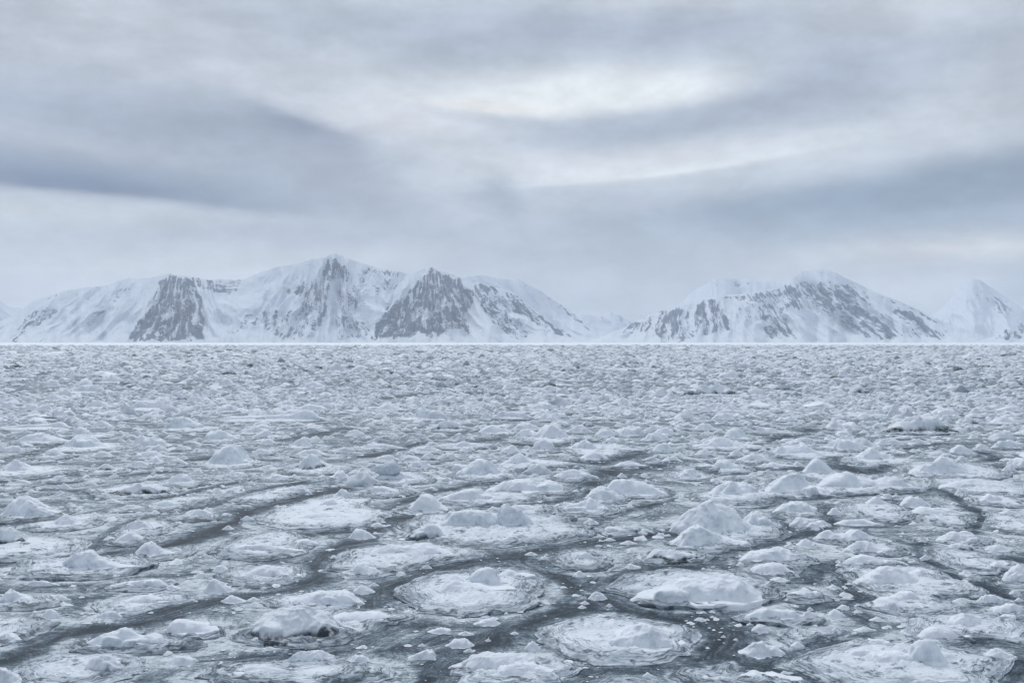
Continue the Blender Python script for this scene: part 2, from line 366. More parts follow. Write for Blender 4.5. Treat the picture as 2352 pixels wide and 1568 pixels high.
# floes: view | slab centre x,y half width, half height | hummocks: outline points ; base ; marks | label
# marks: d = underside darkened in colour (dirt on some, painted shade on others), l = sharp ledge on the slab (first hummock), j = jagged, s = smooth, t = thin from front to back
FLOES = '''
A|200,250,270,62|20,240 60,180 110,130 180,115 230,140 300,180 400,240 412,255;268;|tall rounded snow hummock at the left edge, higher of the two there
A|180,480,430,80|-60,470 -40,400 0,345 60,335 110,365 160,410 185,445;468;d|floe at the left edge with a domed block whose foot is grey and dirty
A|450,300,260,55|360,310 400,270 450,235 490,265 530,300 575,318;324;|small pointed snow hummock between the two domed hummocks of the left edge
A|560,610,460,80|300,600 370,580 450,555 520,510 570,500 630,490 660,530 700,535 760,570 830,600 930,612;640;lt|floe with a long grey ridge stepping up to a sharp notch, dark rim in front
A|1080,512,230,48|940,480 990,440 1040,425 1090,460 1130,490 1190,520;530;|small floe with a hooked hummock, hollow on its near side
A|900,415,190,40|800,425 850,375 900,355 950,380 1010,412;432;s|smooth little snow dome on a small floe above the hooked hummock
A|1850,660,340,75|1690,660 1740,620 1790,600 1870,590 1940,610 2000,650 2065,682;690;|low floe with a cratered snow mound beside the bend of a dark stream
A|1830,460,350,90|1600,500 1660,450 1800,445 1950,465 2075,478;510;t/1720,430 1760,395 1830,388 1900,405 1945,420;436;/1990,440 2050,415 2110,405 2190,445;455;|long low floe with a flat wall of snow and a smaller crust behind it
A|920,80,320,56|700,95 780,80 920,40 960,15 1000,40 1050,35 1100,65 1185,97;112;d|oval floe with a double bump whose lower end is a dirty grey
A|960,730,250,42|770,730 850,705 1000,690 1090,685 1130,710 1145,732;750;t|narrow low floe with a flat ridge and one small dark fin
A|170,850,260,52|20,785 60,755 110,770 140,790 220,812 310,846;860;|floe near the left edge with two low overlapping snow bumps
A|1010,860,350,82|860,842 930,800 1020,790 1090,820 1165,852;866;|pale oval floe with a low drift, swept round by dark slush
A|40,1040,320,115|-60,1090 0,1060 60,1050 120,1075 155,1105;1120;|wide flat floe cut by the left edge, nearly bare of hummocks
A|2180,850,340,75|1960,852 2080,795 2200,770 2352,766 2420,790 2470,842;880;|flat floe under a broad low snow cap just behind the big dirty-footed mound
A|2060,1080,400,80|1710,1050 1760,990 1830,940 1950,895 2050,885 2130,880 2160,920 2240,930 2300,970 2352,1030 2420,1085;1112;d|big lumpy snow mound in the foreground, its foot stained dark grey
B|150,1000,330,115|-100,965 0,920 120,915 250,912 320,940 385,972;990;|flat floe with a level snow crust beside the big dirty-footed mound
A|1320,1060,210,45|1150,1060 1170,1000 1200,965 1280,970 1380,985 1440,1010 1505,1060;1080;sl|thick rounded slab of snow with a shadowed undercut, left of the big dirty-footed mound
A|950,1140,450,68|595,1152 650,1090 700,1065 780,1050 850,1020 910,1050 970,1085 1050,1060 1120,1075 1180,1100 1290,1142;1166;t|long wavy snow ridge, highest left of its middle, tapering to the right
A|520,1320,450,120|590,1290 620,1240 680,1215 740,1225 800,1260 850,1312;1356;d/240,1335 280,1295 320,1288 375,1330;1350;|floe in the bottom left foreground with a round block, dirty underneath
A|60,1400,240,110|-80,1398 0,1290 60,1320 130,1370 165,1425;1435;|floe in the bottom left corner with a hummock sloping down to the right
A|2000,1350,620,95|1930,1252 2000,1205 2060,1185 2210,1180 2250,1205 2300,1215 2312,1242;1282;t/1560,1370 1600,1330 1660,1325 1735,1375;1385;|wide bottom floe carrying a flat topped snow bank at its far rim
A|890,198,150,26|830,195 870,172 920,172 965,202;206;|little flat floe with a thin snow wave near the oval double-bump floe
A|1250,172,280,52|1080,177 1110,145 1160,140 1200,160 1295,188;200;|floe between two slanting dark streams, low crest at its left end
A|1900,110,330,58|1880,82 1950,60 2020,45 2080,35 2125,75;96;|pale floe with a low bank on its right, above the widest slanting stream
A|2265,235,430,108|2190,180 2230,140 2290,135 2350,165 2420,195;200;/2020,268 2120,235 2250,225 2380,232 2460,250;278;|large flat oval floe ringed by grooves, with a thin snow crust
A|980,340,210,52|870,300 930,280 1000,290 1050,345;352;|ragged floe of small snow lumps beside the smooth little dome
A|230,100,115,22|165,100 215,65 270,100;106;|small floe with one tiny peak at the left of the oval double-bump floe
B|600,205,210,36|450,215 500,160 540,115 590,103 630,115 680,160 730,195 765,216;226;s|conical snow hummock with a blunt top, alone behind the large oval floe
B|1080,345,660,108|690,320 735,230 850,215 920,212 1000,225 1060,240 1150,280 1255,325;342;lt/1065,300 1085,205 1135,170 1180,195 1245,215 1290,260 1330,300 1372,340;345;t/458,385 520,345 600,305 660,315 712,372;412;d|largest floe of the middle: a snow wall, a tilted block and a dirty brown toe
B|400,545,530,95|190,532 240,480 340,445 390,455 450,460 530,445 610,440 650,465 700,480 735,512;546;|broad floe with a twin crested snow mound, in front of the tilted block
B|150,650,170,32|40,640 100,590 140,578 190,600 230,600 272,630;668;|small bumpy hummock at the near rim of the twin crested mound
B|880,780,520,150|650,800 690,745 720,695 780,668 810,690 850,715 900,720 960,725 1040,745 1120,760 1185,792;806;l/858,720 900,655 950,620 1000,608 1050,622 1083,650 1086,690 1135,742;756;/1080,662 1160,612 1220,640 1335,672;684;|round foreground floe with a dark sharp rim and two peaks joined by a saddle
B|1970,352,215,45|1800,340 1840,320 1920,330 1990,350;362;/2050,360 2090,330 2150,365;372;|low floe of ragged snow crust between two dark leads
B|1650,560,215,80|1575,535 1620,500 1690,495 1755,522;560;/1600,655 1640,620 1690,660;668;|rough grey floe carrying one flattened snow bun
B|2440,757,590,132|2070,830 2140,770 2230,720 2352,690 2478,690 2600,676 2718,667 2838,742 2915,848;872;l/2090,690 2140,660 2195,690;700;|large foreground floe under a wide loaf of snow that is grey at its foot
B|2320,540,265,50|2118,515 2160,485 2230,490 2290,480 2352,500 2420,510 2485,545;570;d|knobbly floe with a dirty spot in the middle of its near side
B|1950,1110,590,170|1790,1160 1830,1110 1900,1060 2000,1020 2080,995 2150,1010 2220,1050 2280,1110 2355,1180;1190;|pale round foreground floe with one smooth low hill at its right
B|1250,1345,470,112|780,1315 830,1270 900,1215 1000,1205 1150,1208 1280,1205 1350,1235 1365,1260;1335;d/960,1360 1050,1310 1150,1275 1220,1260 1300,1270 1400,1300 1505,1335;1392;|bottom foreground floe with a flat block, dark hollow beneath its left end
B|1250,210,235,50|1140,195 1200,170 1300,175 1390,212;222;/1000,212 1040,180 1105,190;218;|low crusted floe peeping out behind the tilted block
B|1680,205,225,50|1530,207 1560,170 1620,165 1690,135 1715,125 1760,155 1835,188;225;|floe with a stepped snow mound rising to a knob at its right
B|1800,125,210,48|1690,112 1730,70 1800,45 1840,60 1895,85 1945,132;150;|steep rough snow mound in front of the flat topped block
B|2030,82,245,46|1820,50 1870,8 1950,-2 2080,18 2150,48 2228,104;112;s|wide smooth block with a slanting flat top and a straight grey face
B|1320,62,330,45|1040,52 1120,15 1200,0 1300,-5 1380,25 1430,0 1500,30 1595,80;92;|long mound of rounded humps with a grey shaded near side
B|1030,132,365,46|700,107 780,90 860,70 920,62 980,85 1060,115 1155,142;156;|spreading low floe with a gentle double drift beyond the tilted block
B|330,90,185,32|180,82 230,45 300,45 370,65 425,87;95;|low whaleback of snow beside a dark slanting lead
B|0,120,130,24|-65,122 -20,80 0,60 30,70 85,122;130;|small pointed mound left of the low whaleback
B|130,1330,230,70|10,1330 80,1295 200,1300 300,1330;1345;/0,1390 60,1352 190,1360;1392;|bottom foreground floe made of thin broken crusts
C|330,350,425,82|-30,262 30,220 130,190 150,160 200,145 260,155 300,190 350,200 400,260 450,300 520,340 575,372;382;|highest snow mound right of the middle, a round grey boulder at its top
C|220,445,310,52|-60,442 0,375 50,330 110,318 160,340 220,370 300,395 370,415 435,452;470;|grooved snow hill just in front of the highest mound
C|820,225,205,56|640,212 700,165 790,150 850,155 900,190 925,222;232;|squarish layered floe with a humped back, right of the highest mound
C|570,300,190,36|420,252 470,225 510,225 580,260 640,300 705,326;332;t|sloping tongue of snow lying between the highest mound and the layered floe
C|1400,240,265,76|1260,157 1330,112 1380,140 1425,167;172;/1060,300 1120,272 1250,268 1350,300;312;|oval floe with a small pyramid at its far rim, flat crust at the near
C|1830,270,245,60|1580,222 1650,185 1720,195 1800,195 1900,215 1965,247;255;|flat scaly floe with a long low ledge, near the right edge
C|1570,160,165,46|1510,152 1560,115 1640,120 1715,172;190;|small floe with a smooth round back behind the flat scaly floe
C|2150,145,215,46|2060,147 2110,95 2160,110 2235,152;158;|floe by the right edge with a low tent shaped bump
C|2290,340,260,150|2100,460 2180,440 2270,475;490;/2160,230 2250,205 2352,235;245;|broad streaked floe without hummocks, cut by the right edge
C|920,300,185,36|760,292 800,255 860,265 930,285 970,275 1015,312;326;|thin floe with a rippled crest, in front of the layered floe
C|910,335,110,16|850,330 880,295 920,295 965,322;342;s|tiny smooth snow dome in front of the rippled thin floe
C|1130,415,225,36|920,412 960,370 1020,350 1060,375 1130,370 1190,335 1250,360 1315,412;430;|floe with two bumps at the ends of a low sagging ridge
C|1330,475,235,50|1130,472 1200,435 1260,420 1310,435 1380,470 1485,497;502;|floe with an uneven snow back in front of the sagging ridge
C|660,552,285,46|425,532 460,500 540,495 640,468 700,475 760,500 820,540 845,562;576;|wedge of snow with a flat left shoulder on a grey floe
C|660,640,245,70|460,627 530,590 620,572 690,580 740,620 775,652;662;s/600,690 660,665 740,698;705;|dome of snow on a round floe in front of the wedge with the flat shoulder
C|1300,580,245,42|1080,572 1130,540 1240,518 1320,530 1400,560 1470,555 1535,597;602;|low rolling bank of snow just behind the streaked grey whaleback
C|1500,710,490,112|1230,690 1300,640 1380,610 1460,605 1530,630 1620,680 1720,710 1805,752;752;/1560,645 1630,612 1690,640 1720,630 1775,672;684;|wide floe with a streaked grey whaleback near the right
C|1980,560,285,110|1810,477 1850,445 1910,435 1980,450 2045,482;492;d/2120,600 2160,560 2235,605;614;/1910,640 1950,620 2005,645;652;|oval floe with a snow cap hollowed and dark brown at its left end
C|2300,690,245,62|2180,692 2250,630 2320,590 2380,592 2450,640;722;|floe cut by the right edge with a pale hummock sloping up to the frame
C|760,790,235,60|740,792 800,770 850,735 890,765 930,760 965,802;816;|grey floe with a small notched peak, beside the dark bay
C|1570,860,315,86|1310,872 1370,815 1440,805 1520,850 1600,870 1700,880 1785,892;902;/1430,802 1500,775 1570,765 1640,800 1705,832;842;|floe with two parallel low ridges in front of the streaked grey whaleback
C|2140,840,150,22|2020,827 2080,795 2140,790 2200,810 2275,846;852;t|thin lens of ice lying in dark slush near the right edge
C|2240,930,185,40|2110,902 2170,870 2280,850 2330,870 2350,922;942;s|flat topped snow block near the right edge, above the dirty stone
C|1960,1020,430,110|1840,982 1900,930 1960,915 2020,940 2090,970 2185,1022;1032;/2170,960 2210,925 2290,925 2335,958;970;/2085,1060 2120,1030 2160,1025 2185,1062;1078;d|floe with a peaked drift and a small dirty stone of ice at its right
C|650,960,305,46|450,957 500,910 570,885 680,900 790,900 870,900 900,920 920,942;980;tl|long flat block of snow with a dark pitted right end
C|1780,1100,215,46|1640,1082 1680,1030 1720,1018 1830,1018 1870,1050 1900,1090 1975,1122;1106;s|table shaped snow block behind the largest round foreground floe
C|600,1415,300,62|390,1392 440,1345 500,1318 540,1330 570,1355 650,1340 740,1360 815,1392;1412;|bottom foreground hummock with a pointed left end, cut by the lower frame
C|1510,1290,780,185|1150,1252 1200,1200 1260,1190 1350,1200 1480,1190 1585,1182;1306;/1560,1210 1590,1150 1640,1115 1690,1105 1740,1130 1780,1180 1820,1240 1852,1290;1308;s/1250,1125 1300,1097 1380,1100 1425,1125;1136;/2100,1190 2160,1155 2220,1180 2295,1232;1242;|largest round foreground floe, a round grey dome beside a low bank
C|930,1090,275,80|1020,1060 1050,1015 1095,1055;1065;/750,1150 790,1110 840,1150;1158;|patch of frozen brash with a few knobs beside the largest round foreground floe
C|250,1355,330,85|60,1380 150,1345 260,1365;1390;|grey thin floe in the bottom foreground, hardly any snow on it
D|1600,888,215,28|1420,872 1480,810 1530,775 1600,755 1650,770 1690,830 1730,862;894;|steep snow hill with a grey shaded right face, tallest of its surroundings
D|2190,925,235,34|2042,912 2080,865 2110,835 2145,815 2200,845 2240,880 2345,912;924;d|sharp snow pyramid with a dark left foot, right of the steep snow hill
D|2060,765,115,16|1990,757 2050,725 2090,700 2120,725 2148,757;766;s|small round mound with a grey right side behind the sharp pyramid
D|600,772,235,28|430,767 490,715 530,685 600,690 650,695 665,720 720,745 775,770;776;|flat topped snow hill with a slumped right shoulder
D|640,690,165,18|500,667 540,625 580,640 630,660 655,682;686;|leaning little crest just behind the flat topped snow hill with slumped shoulder
D|370,838,130,18|280,827 340,785 380,780 420,805 462,832;836;|
D|170,940,305,36|0,942 50,885 110,855 160,880 230,915 295,937;946;|gently pointed snow mound close to the left edge
D|750,932,145,20|650,922 710,885 740,880 780,905 802,930;936;d|small mound with a dark dirty right half
D|975,905,100,14|915,900 940,870 980,862 1035,902;906;s|
D|1070,880,120,16|1000,876 1040,845 1075,830 1130,872;880;|
D|1220,890,120,14|1150,886 1190,855 1250,855 1292,882;890;s|
D|1250,1022,175,30|1140,997 1190,970 1250,955 1290,965 1320,1000 1355,1017;1026;|furrowed mound with a drooping right end, beside two slanting streams
D|150,1025,130,20|80,1025 130,990 180,995 225,1027;1032;|
D|400,1000,130,18|330,1000 380,965 420,962 485,1002;1006;|
D|1330,645,200,18|1150,612 1200,570 1260,560 1310,580 1360,600 1430,615 1505,637;645;|mound falling in steps to the right
D|1860,580,350,18|1530,577 1600,555 1750,550 1900,545 2020,540 2070,515 2140,512 2170,530 2208,562;582;t|very long low wall of ice ending in a raised right knob
D|1030,505,150,14|900,487 950,450 1000,445 1100,445 1132,470 1152,500;505;|broad ribbed block with a level top
D|600,388,215,8|390,377 420,358 540,355 580,340 670,340 720,350 790,355 812,380;388;tj|long dark ice wall far out on the left
D|690,495,100,10|600,485 650,442 690,445 770,488;495;|
D|385,445,90,9|310,440 350,405 400,410 462,440;446;|
D|360,350,65,7|303,346 340,308 380,305 422,346;350;j|
D|780,320,110,8|690,314 740,285 800,272 872,315;320;|
D|1585,270,70,7|1528,264 1560,232 1600,226 1640,262;270;dj|dark blackish lump far out left of the middle
D|1565,345,80,8|1510,342 1540,305 1570,298 1600,320 1622,345;347;|
D|2310,246,55,6|2268,240 2290,200 2330,192 2362,215 2378,240;246;|
D|2150,360,110,8|2050,352 2100,325 2180,318 2252,355;360;j|
D|180,262,55,5|128,260 160,240 200,236 232,262;263;dj|
D|405,278,50,5|360,276 400,242 430,245 452,275;278;j|
D|230,640,250,12|0,632 150,612 250,610 350,605 420,590 462,615;640;t|long low bank near the left edge ending in an upturned lip
D|290,735,190,16|110,720 200,680 270,670 350,690 470,730;738;|
D|1070,765,125,16|950,757 1000,710 1060,700 1120,720 1192,760;766;|
D|1560,525,90,10|1480,520 1530,480 1590,475 1642,518;525;|
D|1520,722,135,14|1400,705 1450,660 1520,650 1580,675 1652,710;722;|
D|705,632,85,9|630,622 690,578 740,600 782,626;632;|
D|1260,790,80,9|1190,786 1240,752 1290,762 1332,786;790;|
D|60,500,80,8|0,498 30,455 70,452 122,496;502;|
D|1810,822,95,10|1730,816 1780,778 1830,785 1892,816;822;|
D|2140,828,120,12|2030,820 2100,785 2180,782 2252,820;828;|
D|1760,672,130,10|1640,668 1700,625 1770,622 1882,668;672;|
D|710,836,80,9|640,832 690,792 740,800 782,832;837;|
D|1030,842,130,12|910,836 980,800 1060,792 1152,836;842;|
D|1330,455,70,7|1280,450 1320,418 1370,420 1402,452;456;|
D|1250,440,50,5|1208,436 1230,402 1260,405 1292,436;441;d|
D|1020,232,105,5|920,228 1000,215 1060,195 1112,220;232;tj|
D|530,195,60,4|480,192 530,165 582,190;196;j|
D|90,1060,120,20|-30,1052 0,1035 40,1055;1064;|
E|1460,718,185,26|1315,692 1360,655 1410,620 1490,608 1520,640 1550,690 1585,712;716;|tall square shouldered block of ice, highest in the middle distance
E|380,985,235,40|220,990 280,950 400,945 480,960 535,992;1000;m|floe bearing a mushroom shaped ice boulder on a snow pedestal
E|760,648,130,16|638,642 660,605 700,590 750,580 790,590 830,625 862,641;648;d|rounded mound with a dark scooped left face
E|1070,672,140,14|940,662 990,630 1040,612 1100,635 1195,662;672;s|
E|1180,570,145,12|1050,552 1100,520 1180,525 1260,530 1312,556;570;tl|long slab with a dark undercut rim in the middle distance
E|1420,586,95,9|1340,582 1380,545 1420,530 1460,550 1502,582;586;j|
E|1000,576,65,7|955,572 980,530 1010,525 1052,572;576;|
E|560,576,190,10|380,572 450,545 540,518 640,512 700,530 742,572;577;t|
E|555,611,45,5|530,608 550,580 582,608;611;|
E|1800,790,265,40|1570,772 1620,740 1680,715 1720,735 1762,776;790;|pointed snow hill at the left of a pale triangular floe
E|1740,850,140,18|1640,842 1700,810 1760,797 1832,832;856;s|
E|1400,790,110,15|1310,767 1350,725 1410,720 1450,735 1482,782;790;|
E|1170,815,95,12|1090,806 1140,765 1190,755 1242,806;815;|
E|870,800,80,9|800,797 850,765 890,762 932,797;801;|
E|610,870,95,12|530,862 570,820 610,810 650,830 682,862;870;d|
E|1330,895,305,40|1130,872 1180,830 1230,810 1290,845 1350,860 1485,886;896;|sharp little peak at the left of a long drift, beyond the long rounded humps
E|990,960,225,36|820,912 900,880 950,850 1010,865 1050,880 1090,930 1135,957;970;|snow mound with a grey scar on its crest, beyond the long rounded humps
E|540,915,115,14|450,908 500,865 560,857 642,908;916;|
E|740,850,85,10|668,846 710,812 760,806 815,846;850;|
E|575,802,135,12|460,796 520,768 600,755 702,796;803;|
E|250,782,200,12|70,776 150,752 250,742 330,750 435,776;783;t|
E|310,860,100,10|230,856 280,825 340,820 402,856;861;s|
E|1640,972,185,40|1460,962 1530,930 1600,920 1680,940 1755,962;985;|low domed floe in a bay of dark slush, middle distance
E|2000,910,150,20|1870,905 1930,870 1990,860 2060,885 2132,905;912;|
E|2220,797,95,10|2140,792 2190,745 2240,738 2302,790;798;|
E|2280,870,85,10|2210,866 2250,832 2300,828 2352,866;871;|
E|1820,690,90,9|1750,686 1790,640 1840,632 1902,686;691;|
E|2000,690,105,9|1905,686 1950,630 2000,640 2060,625 2100,686;692;|
E|2260,660,60,6|2210,657 2240,625 2280,622 2312,657;661;d|
E|1260,700,80,8|1190,696 1240,650 1290,645 1332,690;701;|
E|1640,670,100,9|1550,666 1600,625 1660,612 1732,666;671;|
E|1700,622,50,6|1650,618 1680,588 1720,592 1742,618;623;d|
E|670,700,70,8|606,697 650,670 690,668 735,697;702;s|
E|1130,335,65,6|1068,331 1090,305 1120,310 1150,300 1192,334;337;j|
E|680,310,60,5|628,307 660,275 700,268 735,307;311;d|
E|790,215,55,5|738,212 770,190 815,186 838,214;217;dj|
E|975,360,50,5|930,357 970,335 1022,358;361;s|
E|820,370,50,6|775,368 800,340 840,338 862,366;372;|
E|1565,245,80,5|1490,236 1530,218 1570,202 1600,225 1642,244;246;dj|dark block with a black undercut far out right of the middle
E|2010,192,50,4|1970,189 1990,162 2020,156 2052,188;193;dj|
E|470,240,120,5|358,222 400,214 480,218 560,228 592,240;241;tj|
E|1280,455,65,6|1230,452 1270,420 1310,418 1342,452;456;|
E|750,452,75,6|690,448 730,418 780,415 822,448;453;|
E|1400,362,50,4|1380,360 1430,338 1520,360;363;|
F|1640,665,235,18|1405,648 1480,610 1550,565 1620,555 1720,555 1770,585 1800,620 1865,666;671;ld|broad flat topped hill of snow, largest in the right distance
F|380,708,110,14|288,692 320,650 360,640 420,655 455,694;708;s|bald grey dome of ice behind a pale flat floe
F|310,775,230,18|88,757 170,730 230,700 290,700 340,720 420,745 535,771;778;l|flat floe with a dark rim and lumpy ridge, in front of the bald dome
F|850,822,255,26|618,802 660,765 720,760 800,755 830,738 860,760 900,785 985,821;825;|ridge with a round knob like a head, right of the bald dome
F|1370,865,225,30|1198,847 1250,800 1300,768 1330,785 1400,810 1485,847;864;|mound with a small turret, streaked sides, in the right half
F|1000,970,215,38|828,952 870,890 920,840 970,870 1010,900 1045,932;960;s|clean snow cone with straight sides, right of the middle
F|830,1090,345,56|575,1072 640,1010 720,965 790,953 850,990 900,1040 950,1035 1000,1065 1045,1102;1106;|high humped mound with a tail to the right, just in front of the snow cone
F|1290,1060,355,46|955,1027 1010,980 1080,960 1130,930 1180,965 1260,975 1330,1000 1400,975 1480,970 1530,1010 1565,1042;1060;|long knobbly massif with a small horn near its left end
F|380,1110,325,50|198,1087 260,1030 330,1000 390,1020 440,1005 470,1030 510,1060 545,1082;1110;|square snow mound with a small upright chip on its right shoulder
F|1870,930,315,55|1600,922 1660,875 1720,845 1800,838 1860,850 1910,890 1960,920 2045,932;960;|heavy rounded massif with a ledge running out to the right
F|1940,820,100,12|1848,802 1880,760 1920,752 1970,780 2025,812;820;s|
F|2250,775,120,12|2140,765 2180,725 2260,720 2352,740 2380,768;776;t|
F|2060,790,75,10|1998,786 2040,748 2070,745 2125,786;791;|
F|1830,840,70,8|1768,836 1800,812 1850,810 1895,836;841;d|
F|1120,645,140,12|998,602 1050,575 1100,610 1170,590 1210,620 1245,642;645;|
F|1990,610,65,8|1938,600 1960,552 1990,560 2020,590 2055,610;612;d|
F|1460,555,60,7|1408,547 1440,490 1460,475 1490,510 1512,552;556;jt|thin upright fin of ice in the right distance
F|760,765,110,10|670,762 720,728 800,720 872,762;766;|
F|1430,750,110,10|1338,746 1380,708 1450,702 1532,746;751;|
F|1815,582,45,5|1778,578 1800,545 1830,542 1855,580;583;|
F|1750,447,65,6|1688,442 1710,412 1750,415 1812,440;448;dj|
F|2040,446,160,6|1890,440 2000,428 2120,425 2160,410 2195,440;447;t|
F|1220,395,80,7|1148,390 1180,342 1220,336 1260,370 1295,392;396;d|
F|1265,326,50,5|1222,322 1240,288 1280,281 1312,322;327;j|
F|1110,276,45,4|1073,274 1090,240 1110,235 1155,274;277;j|
F|320,292,85,6|238,288 270,250 310,262 350,232 392,285;293;j|jagged dark rubble far out on the right of the middle
F|795,311,120,5|678,308 690,285 750,288 800,292 860,282 912,305;312;jt|
F|1860,221,65,4|1798,218 1820,190 1870,195 1925,216;222;dj|
F|1985,244,40,4|1950,241 1975,228 2000,226 2022,242;245;d|
F|230,408,180,8|20,385 80,360 150,335 190,355 240,332 300,350 372,390;408;dj|jumbled heap of dark broken blocks, right of the middle
F|460,151,35,3|428,148 455,130 492,148;152;j|
F|210,522,115,7|98,510 150,488 230,490 315,518;523;jt|
F|330,536,110,6|228,530 290,508 380,512 442,532;537;t|
F|280,577,90,8|198,572 250,535 300,532 365,572;578;|
F|920,556,70,5|858,552 900,528 985,550;557;d|
F|270,915,215,36|198,892 260,855 320,860 380,890 475,917;926;|
F|490,872,120,12|378,852 440,825 490,805 550,830 605,861;871;|
F|370,836,75,9|308,832 350,790 390,785 435,832;837;j|
F|410,985,105,22|330,982 390,962 450,962 505,985;992;t|
F|60,970,150,45|-20,965 20,920 80,915 130,960;980;|
F|2050,1045,305,56|1798,1032 1900,1000 2030,990 2150,1015 2255,1052;1060;|
F|2250,938,70,10|2198,934 2230,895 2270,885 2305,934;938;|
F|1640,965,120,10|1538,962 1600,932 1680,935 1735,962;971;|
F|140,830,80,10|78,826 120,788 170,780 212,826;831;|
'''
# loose lumps lying in the slush: view | outline | base | marks
CHUNKS = '''
A|865,565 900,530 930,522 960,540 995,565|572
A|1408,755 1440,700 1470,680 1530,710 1605,752|778|s
A|1465,620 1500,588 1530,583 1585,615|627
A|1325,665 1370,640 1405,632 1422,660|672
A|1140,695 1180,675 1210,690|702
A|1130,745 1180,715 1245,742|750
A|178,712 220,690 300,690 393,707|722|t
A|348,815 390,785 430,790 483,815|828
A|1525,825 1590,790 1640,805 1695,837|842
A|1700,820 1750,800 1785,822|833
A|675,925 730,905 800,905 843,930|946|t
A|285,935 320,895 350,885 390,905 405,935|947|s
A|1145,1255 1200,1215 1270,1208 1320,1225 1380,1260|1272
A|1660,262 1700,242 1752,265|272|s
A|1530,335 1570,308 1612,332|340
A|605,238 650,218 692,238|246
A|695,148 770,127 845,148|153
A|395,50 440,18 492,50|57
A|1448,75 1495,50 1552,76|84
A|1168,485 1210,458 1272,485|492
A|1395,488 1430,466 1462,490|497
A|870,305 930,282 1005,305|312
A|1575,1190 1610,1172 1632,1190|1200
A|1340,520 1355,515 1370,528|536
A|1700,1110 1760,1080 1790,1085 1820,1110|1120
A|1880,1115 1920,1090 1970,1112|1120
A|1810,1150 1860,1140 1900,1155|1162
A|1210,1330 1235,1320 1252,1335|1342
A|1130,690 1160,678 1180,690|698
A|2040,1150 2070,1128 2095,1145|1152
A|640,960 600,962 560,975|985
B|88,745 130,720 180,735 232,765|778
B|55,382 100,335 150,340 190,360 235,392|403|s
B|195,312 240,292 322,312|320
B|508,258 560,240 632,258|264|s
B|1708,805 1750,765 1800,780 1835,812|822
B|1825,860 1850,845 1872,862|868
B|1645,845 1680,828 1712,845|852
B|1515,1050 1570,1015 1610,1015 1645,1055|1062|d
B|1735,958 1780,922 1830,935 1885,955|970
B|915,988 990,955 1050,948 1095,985|998
B|595,1045 680,1010 750,1008|1050
B|805,1060 850,1035 915,1055|1066
B|725,1130 780,1095 850,1090 912,1125|1150
B|455,1220 520,1185 600,1170 640,1180 685,1202|1238
B|55,1240 90,1205 150,1205 205,1240|1258|s
B|525,1138 560,1120 582,1138|1143
B|1262,510 1310,490 1352,510|516
B|1365,535 1400,518 1442,532|541
B|1915,435 1980,412 2042,430|442
B|1398,270 1460,240 1535,268|276
B|1668,292 1715,265 1785,295|302
B|1565,342 1600,325 1625,342|347
B|1270,1125 1320,1105 1385,1160|1170
B|1600,655 1640,622 1685,655|665
B|1950,600 1990,573 2065,592|606
B|700,770 760,742 800,765|772
B|190,722 225,702 260,720|727
B|240,450 255,437 272,450|454
B|1165,1050 1195,1037 1225,1050|1058
B|2080,1345 2110,1320 2150,1340|1350
B|990,1100 1015,1085 1032,1100|1106
B|840,1175 880,1155 930,1165|1182
B|1560,1000 1600,972 1640,990|1006
B|1660,985 1680,962 1695,985|990
B|1630,875 1660,858 1690,870|880
B|1750,448 1770,440 1800,448|455
B|1810,410 1850,393 1890,408|416
B|690,975 660,945 640,965|980
C|1000,225 1040,190 1070,200 1112,228|238
C|785,440 830,410 855,402 925,436|448
C|1798,420 1850,395 1895,422|428
C|995,930 1030,895 1065,888 1122,925|942
C|1065,882 1100,855 1125,858 1165,882|888
C|858,888 880,870 905,888|893|s
C|478,1030 520,992 560,990 615,1025|1045
C|1075,812 1130,800 1182,812|818|t
C|400,1182 450,1150 490,1115 550,1110 590,1140 640,1140 695,1168|1214
C|308,1258 340,1242 372,1255|1264
C|1288,962 1340,937 1402,960|968
C|1858,830 1930,808 2015,830|838
C|535,728 580,702 625,725|734
C|1440,115 1470,92 1510,112|120
C|265,1075 285,1062 302,1075|1080
C|350,1095 370,1083 385,1095|1099
C|2290,825 2320,805 2352,822|832
C|1000,730 1040,716 1095,740|748
C|700,450 740,432 780,450|458
C|370,580 400,562 430,580|588
C|1640,530 1680,508 1710,535|545
C|2085,845 2060,835 2040,848|856
C|1180,1030 1260,1005 1340,1030|1040
C|880,1050 940,1030 980,1050|1062
D|1220,1110 1250,1098 1275,1112|1118
D|600,1050 620,1042 640,1052|1058
D|1310,1085 1340,1075 1360,1086|1090
E|1900,965 1930,940 1970,960|972
E|740,1010 790,990 810,1005|1020
E|140,985 160,958 185,980|992|d
E|540,1090 570,1070 600,1090|1098
F|220,1018 240,998 255,1018|1024
F|670,905 710,875 745,895|905
F|755,895 790,862 840,890|898
F|1880,1085 1900,1058 1950,1085|1094
F|2090,1060 2110,1050 2140,1062|1068
'''
